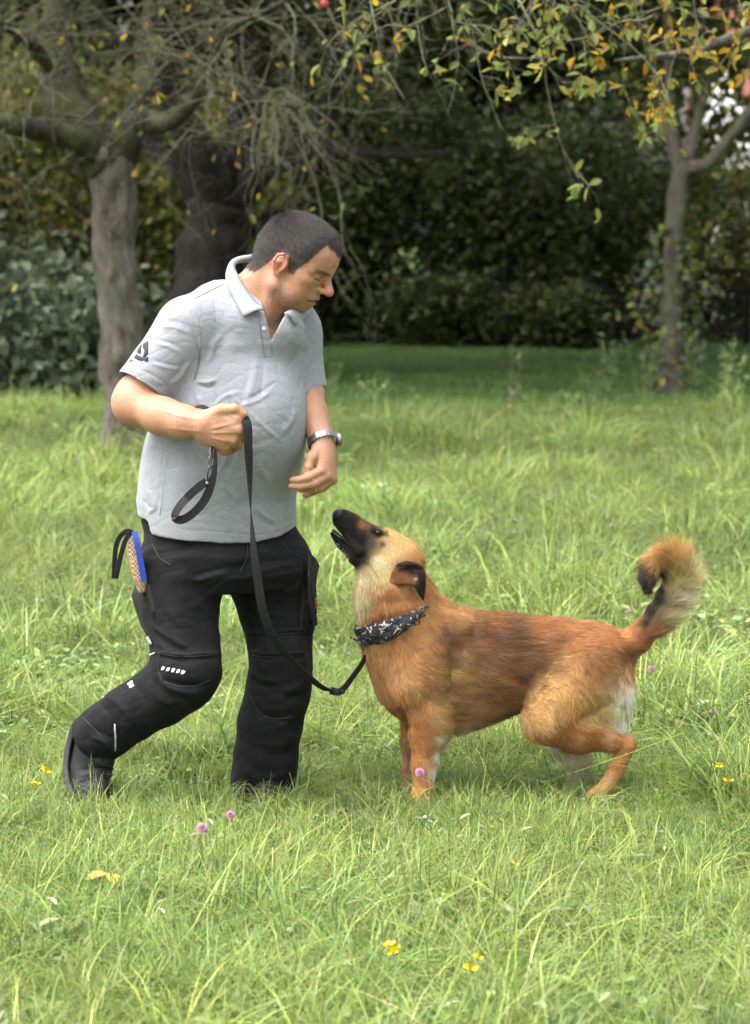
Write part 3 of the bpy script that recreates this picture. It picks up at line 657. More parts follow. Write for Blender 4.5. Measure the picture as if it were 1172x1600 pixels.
# head frame: forward, right, up
_pi, _ya = rad(28), rad(17)
HF = np.array([math.cos(_pi) * math.cos(_ya), -math.cos(_pi) * math.sin(_ya), -math.sin(_pi)])
HU = np.array([math.sin(_pi) * math.cos(_ya), -math.sin(_pi) * math.sin(_ya), math.cos(_pi)])
HR = np.cross(HF, HU)
HO = P(452, 415, -.03)
HAX = np.stack([HF, HR, HU])
def H(f, r, u): return HO + HF * f + HR * r + HU * u
def Hloc(V): return (V - HO) @ HAX.T

YAW = 40.0                                          # chest turned to the right of the picture
def row(py, cx, hw, ratio=.75, Y=0.0, yaw=YAW):
    p = P(cx, py, Y); a = hw / .905
    return (p[2], p[0], Y, a, a * ratio, yaw)
# yaw: local u axis = his right-left line
def torso_rows(g=0.0):
    T = [(846, 342, .194, .77), (830, 341, .195, .77), (780, 338, .197, .78), (730, 345, .199, .80), (690, 352, .199, .80), (650, 360, .194, .78),
         (610, 368, .190, .72), (570, 376, .182, .68), (535, 380, .172, .64), (505, 384, .156, .60), (482, 388, .130, .60), (462, 392, .098, .66), (440, 393, .070, .85)]
    return [row(py, cx, hw + g, rt, Y=0.0 + (.02 if py < 520 else 0), yaw=-YAW * -1) for py, cx, hw, rt in T]

# ---- bare body: head, neck, chest under the shirt, both arms and hands
B = Vox(P(165, 850, 0) + np.array([0, -.42, 0]), P(545, 318, 0) + np.array([0, .24, 0]), .0024)
B.loft(torso_rows(-.016), k=.02, zlo=P(0, 760)[2])
# skull and face
B.ell(H(.002, 0, .045), (.102, .078, .094), HAX, .01)
B.ell(H(.042, 0, .058), (.068, .066, .066), HAX, .03)
B.ell(H(-.045, 0, .02), (.052, .062, .06), HAX, .02)
B.ell(H(.040, 0, -.022), (.060, .060, .072), HAX, .02)
for sg in (-1, 1):
    B.cone(H(.008, sg * .056, -.050), H(.072, sg * .014, -.070), .022, .017, .02)
    B.ell(H(.058, sg * .046, -.004), (.030, .022, .024), HAX, .02)
    B.cone(H(.096, sg * .010, .034), H(.074, sg * .053, .032), .011, .010, .014)
    B.ell(H(.055, sg * .040, -.045), (.030, .024, .030), HAX, .02)
B.ell(H(.075, 0, -.070), (.022, .024, .018), HAX, .015)
B.ell(H(.074, 0, -.040), (.032, .036, .030), HAX, .02)
for sg in (-1, 1):
    B.ell(H(.104, sg * .034, .016), (.017, .019, .012), HAX, .012, 's')
    B.ell(H(.083, sg * .034, .014), (.0155, .017, .0145), HAX, .004)
    B.cone(H(.1000, sg * .022, .0085), H(.0925, sg * .050, .0115), .0024, .0018, .003, 's')
    B.cone(H(.094, sg * .024, -.000), H(.084, sg * .050, .003), .0055, .004, .008)      # lower lid bag
B.cone(H(.099, 0, .030), H(.124, 0, -.006), .0085, .0112, .012)
B.ell(H(.1265, 0, -.010), (.0125, .0125, .0115), HAX, .008)
for sg in (-1, 1):
    B.ell(H(.110, sg * .0135, -.014), (.0125, .0075, .0085), HAX, .006)
    B.ell(H(.114, sg * .0075, -.025), (.006, .0035, .004), HAX, .004, 's')
B.cone(H(.099, -.018, -.041), H(.099, .018, -.041), .0075, .0075, .008)
B.cone(H(.094, -.017, -.055), H(.094, .017, -.055), .0080, .0080, .008)
for sg in (-1, 1): B.chain([H(.107, 0, -.0480), H(.104, sg * .015, -.0485), H(.093, sg * .030, -.0520)], [.0034, .0034, .0026], .003, op='s')
for sg in (-1, 1):                                   # ears
    c = .080
    EC = lambda f, r, u: H(.006 + f * .8, sg * r, .003 + u * .84)
    B.ell(EC(-.006, c + .001, .002), (.015, .0065, .027), HAX, .004)
    hx = [(.012, .004, .004), (.015, .020, .004), (.008, .033, .006), (-.008, .037, .010), (-.022, .028, .014), (-.026, .008, .014), (-.019, -.012, .010), (-.008, -.027, .005), (.002, -.030, .003)]
    B.chain([EC(f, c + o, u) for f, u, o in hx], [.0034, .004, .0042, .0042, .0042, .0042, .0042, .0056, .005], .003)
    B.ell(EC(.001, c + .012, -.004), (.0075, .010, .011), HAX, .003, 's')
    B.ell(EC(-.006, c + .011, .020), (.007, .0045, .008), HAX, .003, 's')
    B.chain([EC(-.012, c + .008, -.010), EC(-.014, c + .010, .006), EC(-.006, c + .008, .014)], [.003, .003, .0025], .003)
    B.ell(EC(.010, c + .003, -.004), (.0045, .005, .006), HAX, .003)
# neck
B.cone(H(-.030, 0, -.035), P(384, 486, .03), .062, .074, .03)
B.cone(H(.025, 0, -.050), P(402, 492, -.015), .040, .048, .03)
B.cone(H(-.005, .050, -.03), P(416, 494, -.06), .014, .012, .02)
B.cone(P(345, 480, -.03), P(392, 466, .04), .045, .055, .03)
# near arm (his right)
B.chain([P(292, 512, -.12), P(246, 570, -.148), P(208, 630, -.165)], [.048, .048, .046], .03)
B.ell(P(203, 622, -.155), (.034, .040, .047), None, .04)
B.chain([P(210, 634, -.175), P(255, 651, -.235), P(288, 660, -.275), P(316, 665, -.30)], [.044, .0425, .0365, .032], .035)
wr = P(318, 666, -.302)
hb = unit(np.array([.15, -1, .25]))                 # back of the hand
kn = [P(371, 654, -.328), P(373, 671, -.330), P(366, 687, -.322), P(354, 697, -.308)]
wp = [P(322, 652, -.305), P(320, 662, -.308), P(320, 674, -.306), P(322, 684, -.300)]
for a, b, r in zip(wp, kn, (.0165, .0165, .0155, .014)): B.cone(a, b, .019, r, .016)
B.ell(P(345, 672, -.298), (.040, .024, .042), None, .02)
fs = [((385, 666, -.305), (378, 681, -.268), (360, 676, -.262)),
      ((381, 682, -.300), (372, 694, -.270), (352, 686, -.262)),
      ((372, 696, -.292), (362, 702, -.268), (344, 692, -.262)),
      ((358, 704, -.280), (350, 706, -.262), (336, 696, -.258))]
for k0, f, r in zip(kn, fs, (.0125, .0128, .012, .0105)):
    pts = [k0] + [P(*q) for q in f]
    B.chain(pts, [r * 1.08, r, r * .95, r * .85], .004)
B.chain([P(326, 652, -.308), P(346, 641, -.322), P(367, 639, -.332), P(381, 647, -.332)], [.020, .0160, .0128, .0100], .005)
B.cone(P(330, 655, -.310), P(352, 652, -.318), .018, .014, .012)
# far arm (his left)
B.chain([P(454, 525, .09), P(470, 570, .075), P(479, 612, .05)], [.045, .045, .045], .02)
B.chain([P(479, 612, .045), P(487, 648, -.01), P(504, 692, -.075)], [.045, .042, .033], .02, flat=((1, .3, -.3), .92))
lw = P(505, 696, -.08)
lk = [P(501, 736, -.130), P(510, 744, -.122), P(517, 748, -.106), P(520, 750, -.088)]
lwp = [P(497, 703, -.092), P(503, 702, -.094), P(509, 702, -.088), P(514, 702, -.078)]
for a, b, r in zip(lwp, lk, (.0135, .014, .0135, .0125)): B.cone(a, b, .017, r, .014)
B.ell(P(506, 722, -.095), (.022, .026, .036), None, .02)
lf = [((483, 746, -.150), (468, 750, -.150), (457, 750, -.146)),
      ((489, 756, -.146), (470, 760, -.148), (455, 760, -.144)),
      ((500, 762, -.122), (484, 764, -.128), (470, 765, -.126)),
      ((506, 762, -.096), (491, 768, -.100), (477, 775, -.102))]
for k0, f, r in zip(lk, lf, (.0115, .0118, .011, .0098)):
    B.chain([k0] + [P(*q) for q in f], [r * 1.12, r, r * .9, r * .72], .004)
B.chain([P(496, 704, -.102), P(487, 716, -.128), P(482, 731, -.138), P(479, 737, -.140)], [.0165, .0135, .0115, .0095], .006)
BV, BF = B.mesh(2)
L = Hloc(BV); BN = normals(BV, BF)
bx, by, _ = proj(BV)
# knuckle and tendon relief, face lines
BV = folds(BV, BF, [([(452, 470), (463, 474), (470, 480)], 2.0, -.0016), ([(489, 455), (478, 463), (468, 474), (466, 481)], 2.2, -.0022), ([(484, 460), (473, 466), (463, 476)], 3, .0012),
                    ([(431, 452), (428, 470), (431, 487)], 2.5, -.003), ([(440, 455), (436, 472), (438, 488)], 2, -.0018), ([(420, 462), (418, 478), (424, 492)], 2.2, -.002),
                    ([(473, 441), (480, 445)], 1.5, -.0012), ([(472, 446), (480, 448)], 1.5, -.001), ([(488, 447), (497, 450)], 2, -.0012),
                    ([(480, 412), (500, 408), (520, 412)], 1.5, -.0006), ([(486, 421), (503, 418), (520, 421)], 1.5, -.0006),
                    ([(330, 670), (362, 662)], 2.2, .0020), ([(330, 676), (362, 676)], 2.2, .0020), ([(331, 684), (356, 690)], 2.2, .0018), ([(250, 640), (280, 650), (312, 656)], 2.2, .0014), ([(262, 668), (290, 672), (316, 674)], 2.2, .0012), ([(346, 664), (354, 668)], 2, -.0012), ([(372, 641), (376, 646)], 1.6, -.0010),
                    ([(352, 648), (365, 656)], 2.5, -.0022), ([(368, 664), (374, 664)], 2, -.0012), ([(366, 680), (372, 680)], 2.5, -.0018), ([(357, 693), (364, 693)], 2.5, -.0015)])
# skin colour: tan, redder at nose, ear, knuckles; dark scalp where the hair grows; lids, lips, stubble
skin = np.tile(lin(170, 128, 102), (len(BV), 1))
def tint(mask, c): 
    global skin
    skin = skin * (1 - mask[:, None]) + np.asarray(c)[None, :] * mask[:, None]
g = lambda f, r, u, s: np.exp(-(((L[:, 0] - f) ** 2 + (np.abs(L[:, 1]) - r) ** 2 + (L[:, 2] - u) ** 2) / s ** 2))
nz1 = vnoise(BV * 60, 3); nz2 = vnoise(BV * 220, 5)
tint(np.clip((nz1 - .5) * .5, 0, .2), lin(205, 135, 110))
tint(g(.126, 0, -.010, .022) * .75, lin(200, 118, 100)); tint(g(-.01, .088, .005, .028) * .65, lin(205, 118, 98)); tint(g(.062, .045, -.01, .022) * .35, lin(205, 128, 105))
hd = (L[:, 2] > -.16) & (L[:, 0] > -.12) & (L[:, 2] < .2) & (np.abs(L[:, 1]) < .12) & (by < 500)
stub = np.clip((-.035 - L[:, 2]) / .02, 0, 1) * np.clip((L[:, 0] - .01) / .03, 0, 1) * hd * np.clip((.0 + L[:, 2] + .115) / .02, 0, 1)
tint(stub * .28, lin(120, 100, 88))
tint(np.clip(1 - np.abs(L[:, 2] + .0485) / .0045, 0, 1) * (L[:, 0] > .09) * (np.abs(L[:, 1]) < .026) * .8, lin(95, 55, 48))
tint(np.clip(1 - np.abs(L[:, 2] + .0550) / .006, 0, 1) * (L[:, 0] > .088) * (np.abs(L[:, 1]) < .022) * .5, lin(175, 105, 92))
lash = np.abs(L[:, 2] - (.0085 + (np.abs(L[:, 1]) - .022) * .11)); tint(np.clip(1.2 - lash / .0030, 0, 1) * (L[:, 0] > .075) * (np.abs(L[:, 1]) > .019) * (np.abs(L[:, 1]) < .052) * .75, lin(80, 56, 46))
HLX = [-.2, -.075, -.055, -.035, -.024, -.010, .010, .018, .022, .040, .046, .054, .062, .070, .076, .086, .105, .2]
HLU = [-.055, -.055, -.044, -.010, .014, .034, .034, .020, -.004, -.004, .022, .034, .046, .074, .100, .112, .102, .10]
def hairness(Lx):
    gu = np.interp(Lx[:, 0], HLX, HLU)
    # centre forelock comes lower than the temples
    gu = np.where((np.abs(Lx[:, 1]) < .045) & (Lx[:, 0] > .07), np.minimum(gu, .084 + np.abs(Lx[:, 1]) * .40), gu)
    return Lx[:, 2] - gu + (vnoise(Lx * 240, 71) - .5) * .010
hn = hairness(L) * hd + (~hd) * -1
scalp = np.clip(hn / .006 + .5, 0, 1)
tint(scalp * .7, lin(78, 64, 55))
# freckles on the forearms
tint(((nz2 > .86) & (by > 590)) * .35, lin(150, 92, 70))
M_skin = attr_mat('skin', .5, sss=.2, nscale=190, bmp=.0014, spec=.35, var=.13)
body = mesh_obj('body', BV, BF, M_skin); set_col(body.data, 'col', np.clip(skin, 0, 1)); on_man(body)

# ---- short dark greying hair
rng = np.random.default_rng(11)
fc = BV[BF].mean(1); Lf = Hloc(fc); hf = hairness(Lf)
okf = hd[BF[:, 0]] & (hf > -.004) & ~((np.abs(Lf[:, 1]) > .079) & (Lf[:, 2] < .040) & (Lf[:, 0] > -.025) & (Lf[:, 0] < .022))
rt, fi = scatter(BV, BF, 42000, rng, okf.astype(float) * np.clip(hf / .014 + .25, 0, 1))
nr = BN[BF[fi, 0]]; Lr = Hloc(rt)
crown = np.array([-.055, 0.0, .13])
dl = Lr - crown; dl[:, 0] += .03
dl = dl / (np.linalg.norm(dl, axis=1)[:, None] + 1e-6)
dl[:, 0] += .25 * (Lr[:, 2] > .06) ; dl[:, 2] -= .5 * (Lr[:, 2] < .09)
dr = dl @ HAX
dr = dr - nr * (dr * nr).sum(1)[:, None]; dr /= np.linalg.norm(dr, axis=1)[:, None] + 1e-6
hh = hairness(Lr)
ln = np.clip(.005 + hh * .16, .005, .0185) * rng.uniform(.7, 1.1, len(rt))
ln = np.where(Lr[:, 0] > .075, ln * 1.0 + .004, ln)
lift = np.clip(.22 + .20 * (Lr[:, 2] > .085), 0, 1)[:, None]
dd = dr * 1.0 + nr * lift
dd /= np.linalg.norm(dd, axis=1)[:, None]
grey = np.clip(rng.normal(.11, .15, len(rt)) + .25 * (Lr[:, 2] < .05) * rng.random(len(rt)), 0, 1)[:, None]
hcol = lin(44, 39, 36) * (1 - grey) + lin(150, 146, 142) * grey
M_hair, nt, b = new_mat('hair'); at = nd(nt, 'ShaderNodeAttribute', attribute_name='col'); nt.links.new(at.outputs['Color'], b.inputs['Base Color']); b.inputs['Roughness'].default_value = .5; b.inputs['Specular IOR Level'].default_value = .3
on_man(hair_obj('hair', rt, dd, nr, ln, .00034, hcol, M_hair, None, seg=4, curl=.28, seed=4))
# eyebrows
bfm = hd[BF[:, 0]] & (np.abs(Lf[:, 2] - .0325 - .05 * (np.abs(Lf[:, 1]) - .03)) < .0038) & (Lf[:, 0] > .07) & (np.abs(Lf[:, 1]) > .010) & (np.abs(Lf[:, 1]) < .055)
rt, fi = scatter(BV, BF, 300, rng, bfm.astype(float)); nr = BN[BF[fi, 0]]
sgn = np.sign(Hloc(rt)[:, 1])[:, None]; dr = HR[None] * sgn * 1.0 + HU[None] * .15 - HF[None] * .4 + nr * .45; dr /= np.linalg.norm(dr, axis=1)[:, None]
on_man(hair_obj('eyebrow', rt, dr, nr, rng.uniform(.006, .011, len(rt)), .00028, np.tile(lin(104, 84, 68), (len(rt), 1)), M_hair, None, seg=3, curl=.2))

# fine hair on the forearms
af = (fc[:, 2] < P(0, 590)[2]) & (fc[:, 2] > P(0, 690)[2]) & ((bx[BF[:, 0]] < 318) | (bx[BF[:, 0]] > 470)); rt, fi = scatter(BV, BF, 2600, rng, af.astype(float)); nr = BN[BF[fi, 0]]
dr = np.tile(unit(P(318, 690, -.3) - P(206, 632, -.165)), (len(rt), 1)) + rng.normal(0, .35, (len(rt), 3)); dr = dr - nr * (dr * nr).sum(1)[:, None] + nr * .45; dr /= np.linalg.norm(dr, axis=1)[:, None]
on_man(hair_obj('arm_hair', rt, dr, nr, rng.uniform(.006, .013, len(rt)), .00010, np.tile(lin(140, 110, 84), (len(rt), 1)), M_hair, None, seg=3, curl=.3))

# ---- polo shirt
SH = Vox(P(170, 860, 0) + np.array([0, -.36, 0]), P(545, 395, 0) + np.array([0, .30, 0]), .0031)
SH.loft(torso_rows(0), k=.01, zlo=P(0, 828, 0)[2] - .03, zhi=P(0, 452)[2], n=2.25)
SH.ell(P(396, 662, -.085), (.12, .10, .13), None, .09)                    # belly
SH.chain([P(385, 460, .045), P(335, 482, -.05), P(295, 510, -.115)], [.050, .056, .066], .05)
SH.cone(P(372, 508, -.085), P(442, 516, -.05), .060, .058, .05)
SH.chain([P(405, 465, .03), P(446, 496, .08), P(460, 522, .09)], [.05, .058, .064], .05)
a0, a1 = P(290, 514, -.118), P(222, 604, -.158); ad = unit(a1 - a0); ad2 = unit(ad + np.array([.12, 0, .02]))
SH.cone(a0, a1 + ad * .05, .073, .069, .045, cut=[(a1, ad2)])
f0, f1 = P(458, 522, .092), P(479, 613, .055); fd = unit(f1 - f0)
SH.cone(f0, f1 + fd * .05, .066, .055, .03, cut=[(f1, fd)])
# hem: lower in front of the legs, cut up at the side vent
sl_, X, Y, Z = SH.sub(SH.lo, SH.lo + SH.v * SH.n)
hx = np.array([150, 214, 238, 242, 246, 300, 360, 400, 440, 465, 520]); hy = np.array([800, 800, 806, 820, 826, 833, 837, 839, 834, 822, 815])
pxg = CX + (X - 0) * FPX / 7.05
hemz = np.interp(pxg.ravel(), hx, [P(0, q)[2] for q in hy])[:, None, None]
SH.put(sl_, np.broadcast_to((hemz - Z), SH.a.shape).astype(np.float32), .01, 'i')
# hollow the hem and the sleeve end a little so the cloth reads as cloth
SH.cone(a1 - ad * .012, a1 + ad * .08, .062, .066, .003, 's')
SH.cone(f1 - fd * .01, f1 + fd * .08, .048, .051, .003, 's')
# neck opening and V
SH.cone(P(414, 436, -.015), P(396, 456, .03), .066, .056, .006, 's')
sl_, X, Y, Z = SH.sub(P(395, 560, 0) + np.array([0, -.34, 0]), P(465, 470, 0) + np.array([0, -.02, 0]))
_d = (X - CAMP[0]) * CF[0] + (Y - CAMP[1]) * CF[1] + (Z - CAMP[2]) * CF[2]
_x = CX + FPX * X / _d; _y = CY - FPX * ((Y - CAMP[1]) * CU[1] + (Z - CAMP[2]) * CU[2]) / _d
_xl = 412 + (_y - 484) * .245; _xr = 446 - (_y - 490) * .52
SH.put(sl_, (np.maximum(np.maximum(_xl - _x, _x - _xr), 470 - _y) * S).astype(np.float32), .002, 's')
SV, SF = SH.mesh(2)
SHF = [
    # armpit to chest and side
    ([(300, 598), (310, 580), (312, 555), (305, 525), (290, 498)], 4, -.0045), ([(312, 600), (325, 606), (338, 600)], 4, -.007), ([(306, 596), (322, 598), (338, 594)], 4, .006),
    ([(320, 575), (330, 555), (336, 535), (350, 520)], 7, .004), ([(309, 615), (318, 640), (318, 665)], 6, .007), ([(300, 612), (304, 640), (302, 668)], 5, -.005), ([(336, 604), (342, 625), (345, 648)], 6, -.004),
    ([(372, 628), (395, 620), (420, 604), (432, 596)], 3.5, -.003), ([(375, 634), (398, 628), (424, 612)], 4, .003), ([(360, 615), (385, 640), (410, 665), (440, 690)], 4, .003), ([(352, 620), (378, 648), (404, 672)], 4, -.0026),
    ([(330, 640), (350, 620), (378, 612)], 5, .003), ([(400, 560), (395, 600), (380, 640)], 8, .003), ([(412, 555), (410, 600), (400, 640)], 6, -.0025),
    # pull lines below the forearm
    ([(258, 690), (252, 740), (246, 800)], 3, -.0032), ([(263, 690), (257, 740), (250, 805)], 3, .003), ([(228, 760), (240, 790), (232, 800)], 6, .005), ([(222, 780), (232, 793), (242, 792)], 4, -.005),
    ([(300, 700), (318, 720), (345, 745)], 6, .003), ([(345, 755), (360, 770), (372, 780)], 5, .0032), ([(340, 740), (352, 720), (358, 690)], 5, .0032), ([(350, 742), (362, 722), (368, 695)], 4, -.003),
    ([(275, 730), (295, 765), (330, 800)], 9, .004), ([(400, 720), (420, 760), (425, 810)], 9, .0035), ([(398, 790), (410, 804), (432, 816)], 5, .005), ([(394, 800), (408, 814), (430, 824)], 4, -.003),
    ([(440, 640), (452, 690), (450, 760)], 9, -.003), ([(455, 720), (452, 760), (448, 810)], 6, .004), ([(462, 640), (455, 660), (440, 676)], 5, .003), ([(465, 655), (455, 675), (436, 690)], 4, -.003),
    # near sleeve
    ([(240, 530), (265, 535), (285, 546)], 3.5, -.0028), ([(240, 536), (262, 541), (283, 552)], 4, .0028), ([(235, 560), (258, 568), (285, 572)], 3.5, -.0026), ([(236, 567), (258, 574), (282, 578)], 4, .0026),
    ([(222, 578), (246, 590), (266, 606)], 2.6, -.003), ([(250, 510), (275, 512), (297, 522)], 4, .0025), ([(255, 500), (280, 504), (298, 514)], 3, -.002), ([(270, 600), (285, 585), (296, 565)], 4, .004), ([(262, 598), (278, 582), (290, 562)], 4, -.003),
    ([(192, 582), (225, 594), (262, 614)], 1.6, -.0022), ([(193, 579), (226, 590), (264, 610)], 1.4, -.0014),
    # far sleeve, placket
    ([(490, 560), (484, 585), (478, 610)], 4, -.003), ([(478, 540), (474, 575), (468, 610)], 5, -.004), ([(484, 545), (480, 575)], 4, .003), ([(486, 520), (474, 530), (462, 545)], 4, .004), ([(482, 545), (466, 556), (450, 575)], 4, -.003),
    ([(404, 500), (410, 530), (413, 556)], 1.6, -.0016), ([(424, 530), (424, 545), (425, 557)], 1.4, -.0016), ([(413, 557), (425, 557)], 1.4, -.0015),
    # hem stitching, side seam
    ([(242, 822), (300, 828), (360, 832), (400, 834), (440, 828), (462, 816)], 1.3, -.0013),
]
SV = folds(SV, SF, [(p_, w_ * .7, h_ * .85) for p_, w_, h_ in SHF])
sn = normals(SV, SF)
w = np.abs(vnoise(SV * np.array([26, 26, 14]), 21) - .5) * 2
w2 = np.abs(vnoise(SV @ np.array([[.8, .6, 0], [-.4, .5, .7], [.3, -.6, .8]]) * np.array([18, 34, 60]), 27) - .5) * 2
SV = SV - sn * ((1 - w2) ** 6 * .0011)[:, None]
SV = SV - sn * ((1 - w) ** 5 * .0012)[:, None] + sn * ((vnoise(SV * 11, 8) - .5) * .004)[:, None]
M_shirt, nt, b = new_mat('grey_marl_pique')
n1 = noise_node(nt, 260, 3, .6, vec=(.5, .5, 2.2)); n2 = noise_node(nt, 900, 2, .5); n3 = noise_node(nt, 9, 3, .5)
r1 = ramp(nt, n1.outputs[0], [(.28, tuple(lin(130, 133, 139))), (.72, tuple(lin(152, 155, 160)))])
mx = nd(nt, 'ShaderNodeMix', data_type='RGBA', blend_type='MULTIPLY'); mx.inputs[0].default_value = .35
r3 = ramp(nt, n3.outputs[0], [(.3, (.86, .86, .87)), (.7, (1, 1, 1))])
nt.links.new(r1.outputs[0], mx.inputs['A']); nt.links.new(r3.outputs[0], mx.inputs['B']); nt.links.new(mx.outputs['Result'], b.inputs['Base Color'])
b.inputs['Roughness'].default_value = .85; b.inputs['Specular IOR Level'].default_value = .2; b.inputs['Sheen Weight'].default_value = .15
bump(nt, b, n2.outputs[0], .5, .0008)
shirt = mesh_obj('polo_shirt', SV, SF, M_shirt); on_man(shirt)
SN = normals(SV, SF)

# collar: leaf folded down round the neck, given by stations (fold line, outer edge)
def leaf(name, top, edge, n=28):
    T = spline([P(*q) for q in top], n); Eg = spline([P(*q) for q in edge], n); v = []; m = 8
    for i in range(n):
        mid = (T[i] + Eg[i]) / 2; out = unit(mid - (P(402, 462, .01))); 
        for j in range(m):
            s_ = j / (m - 1)
            v.append(T[i] * (1 - s_) + Eg[i] * s_ + (out * .6 + np.array([0, -.2, .8])) * .010 * math.sin(math.pi * s_ ** .7))
    f = [(i * m + j, i * m + j + 1, (i + 1) * m + j + 1, (i + 1) * m + j) for i in range(n - 1) for j in range(m - 1)]
    o = mesh_obj(name, v, f, M_shirt); md = o.modifiers.new('thick', 'SOLIDIFY'); md.thickness = .0035; md.offset = 0
    o.parent = shirt; return o
leaf('collar', [(414, 485, -.128), (401, 474, -.110), (386, 455, -.075), (374, 434, -.035), (367, 417, .015), (376, 408, .060), (394, 404, .09)],
     [(381, 495, -.150), (371, 477, -.130), (361, 457, -.105), (354, 440, -.06), (354, 424, .010), (364, 413, .085), (392, 408, .125)])
leaf('collar', [(394, 404, .09), (424, 412, .105), (446, 438, .09), (460, 464, .045), (456, 480, -.03), (444, 490, -.115)],
     [(392, 408, .125), (440, 420, .14), (474, 452, .125), (488, 476, .08), (482, 492, .0), (462, 508, -.10)])
# buttons and placket edge
M_btn = plain('button_plastic', lin(205, 205, 210), .35)
for px, py in ((412, 513),):
    c, n = surf_at(SV, SN, px, py, 4, .001)
    mb = MB(); t = unit(np.cross(n, (0, 0, 1))); q = np.cross(n, t); ring = [(c + n * h + (t * math.cos(a) + q * math.sin(a)) * r) for h, r in ((0, .0052), (.0018, .0052), (.0022, .0046), (.0014, .0034), (.0014, .0001)) for a in np.linspace(0, 2 * math.pi, 13)[:-1]]
    mb.add(ring, [(i * 12 + k, i * 12 + (k + 1) % 12, (i + 1) * 12 + (k + 1) % 12, (i + 1) * 12 + k) for i in range(4) for k in range(12)])
    o = mb.build('button', M_btn); o.parent = shirt
# printed emblem on the sleeve: dark slanted bars lying on the cloth
M_print = plain('dark_print', lin(38, 42, 48), .7)
def patch(name, poly, V, N, mat, parent, off=.0012, sub=6, tol=4.0):
    """flat print or tape: a polygon of photo pixels laid on a surface"""
    poly = np.asarray(poly, float); c = poly.mean(0)
    pts = [c]; F = []; n = len(poly)
    per = np.concatenate([[poly[i] + (poly[(i + 1) % n] - poly[i]) * t for t in np.linspace(0, 1, sub)[:-1]] for i in range(n)])
    m = len(per)
    for s_ in (.5, 1.0): pts += list(c + (per - c) * s_)
    for k in range(m): F.append((0, 1 + k, 1 + (k + 1) % m))
    for k in range(m): F.append((1 + k, 1 + m + k, 1 + m + (k + 1) % m, 1 + (k + 1) % m))
    v = [surf_at(V, N, q[0], q[1], tol, off)[0] for q in pts]
    o = mesh_obj(name, v, F, mat); o.parent = parent
    md = o.modifiers.new('thick', 'SOLIDIFY'); md.thickness = .0012; md.offset = 0
    return o
# shapes are read off the photograph
for poly in ([(232, 533), (231.5, 553), (226, 559), (223.5, 558), (227, 550), (224, 544), (224, 538)], [(221.5, 537), (221, 549), (219.5, 554), (215, 551), (215, 546)],
             [(214, 554), (228, 561), (232, 558), (230, 572), (210, 559.5)], [(206, 562), (218, 568), (219, 573), (214, 575), (202, 566)], [(218, 571), (218.5, 577.5), (215, 575.5)]):
    patch('sleeve_emblem', poly, SV, SN, M_print, shirt)

# ---- work trousers
TR = Vox(P(85, 1268, 0) + np.array([0, -.36, 0]), P(520, 780, 0) + np.array([0, .32, 0]), .0036)
tz = [(782, 338, .183, .78), (812, 339, .186, .78), (842, 343, .183, .78), (862, 348, .198, .82), (890, 354, .205, .82), (915, 356, .18, .8)]
TR.loft([row(a, b, c, d) for a, b, c, d in tz], k=.01, n=2.3)
NL = [(288, 868, -.05, .098), (279, 900, -.085, .105), (282, 955, -.12, .094), (289, 1008, -.155, .083), (292, 1046, -.18, .078), (284, 1064, -.175, .076), (246, 1090, -.145, .073), (203, 1116, -.115, .069), (166, 1142, -.095, .067), (142, 1158, -.088, .066)]
TR.chain([P(x, y, d) for x, y, d, r in NL], [r for *_, r in NL], .035)
TR.ell(P(304, 1050, -.215), (.062, .06, .055), None, .03)                # knee pad
# cut the near trouser hem
FL = [(420, 868, .05, .100), (424, 900, .045, .112), (433, 958, .035, .094), (437, 1010, .02, .079), (439, 1050, .01, .077), (434, 1085, .012, .080), (422, 1130, .02, .082), (415, 1185, .025, .080), (411, 1225, .03, .082), (411, 1262, .03, .083)]
TR.chain([P(x, y, d) for x, y, d, r in FL], [r for *_, r in FL], .03)
TR.ell(P(440, 1032, -.045), (.06, .04, .06), None, .03)
TR.ell(P(484, 945, .02), (.020, .06, .070), None, .015)                   # bellows pocket
hd0 = P(140, 1163, -.088); hdn = unit(P(118, 1178, -.08) - P(176, 1140, -.098)); 
sl_, X, Y, Z = TR.sub(P(85, 1275, -.4), P(230, 1090, .2))
D = (X - hd0[0]) * hdn[0] + (Y - hd0[1]) * hdn[1] + (Z - hd0[2]) * hdn[2]
TR.put(sl_, np.where(np.broadcast_to(X, D.shape) < P(230, 0)[0], D - .012, -1).astype(np.float32), .01, 'i')
TR.cone(hd0 - hdn * .01, hd0 + hdn * .1, .060, .064, .004, 's')
TR.put(*(lambda s_: (s_[0], np.broadcast_to(.012 - s_[3], TR.a[s_[0]].shape).astype(np.float32)))(TR.sub(TR.lo, TR.lo + TR.v * TR.n)), .01, 'i')
TV, TF = TR.mesh(2)
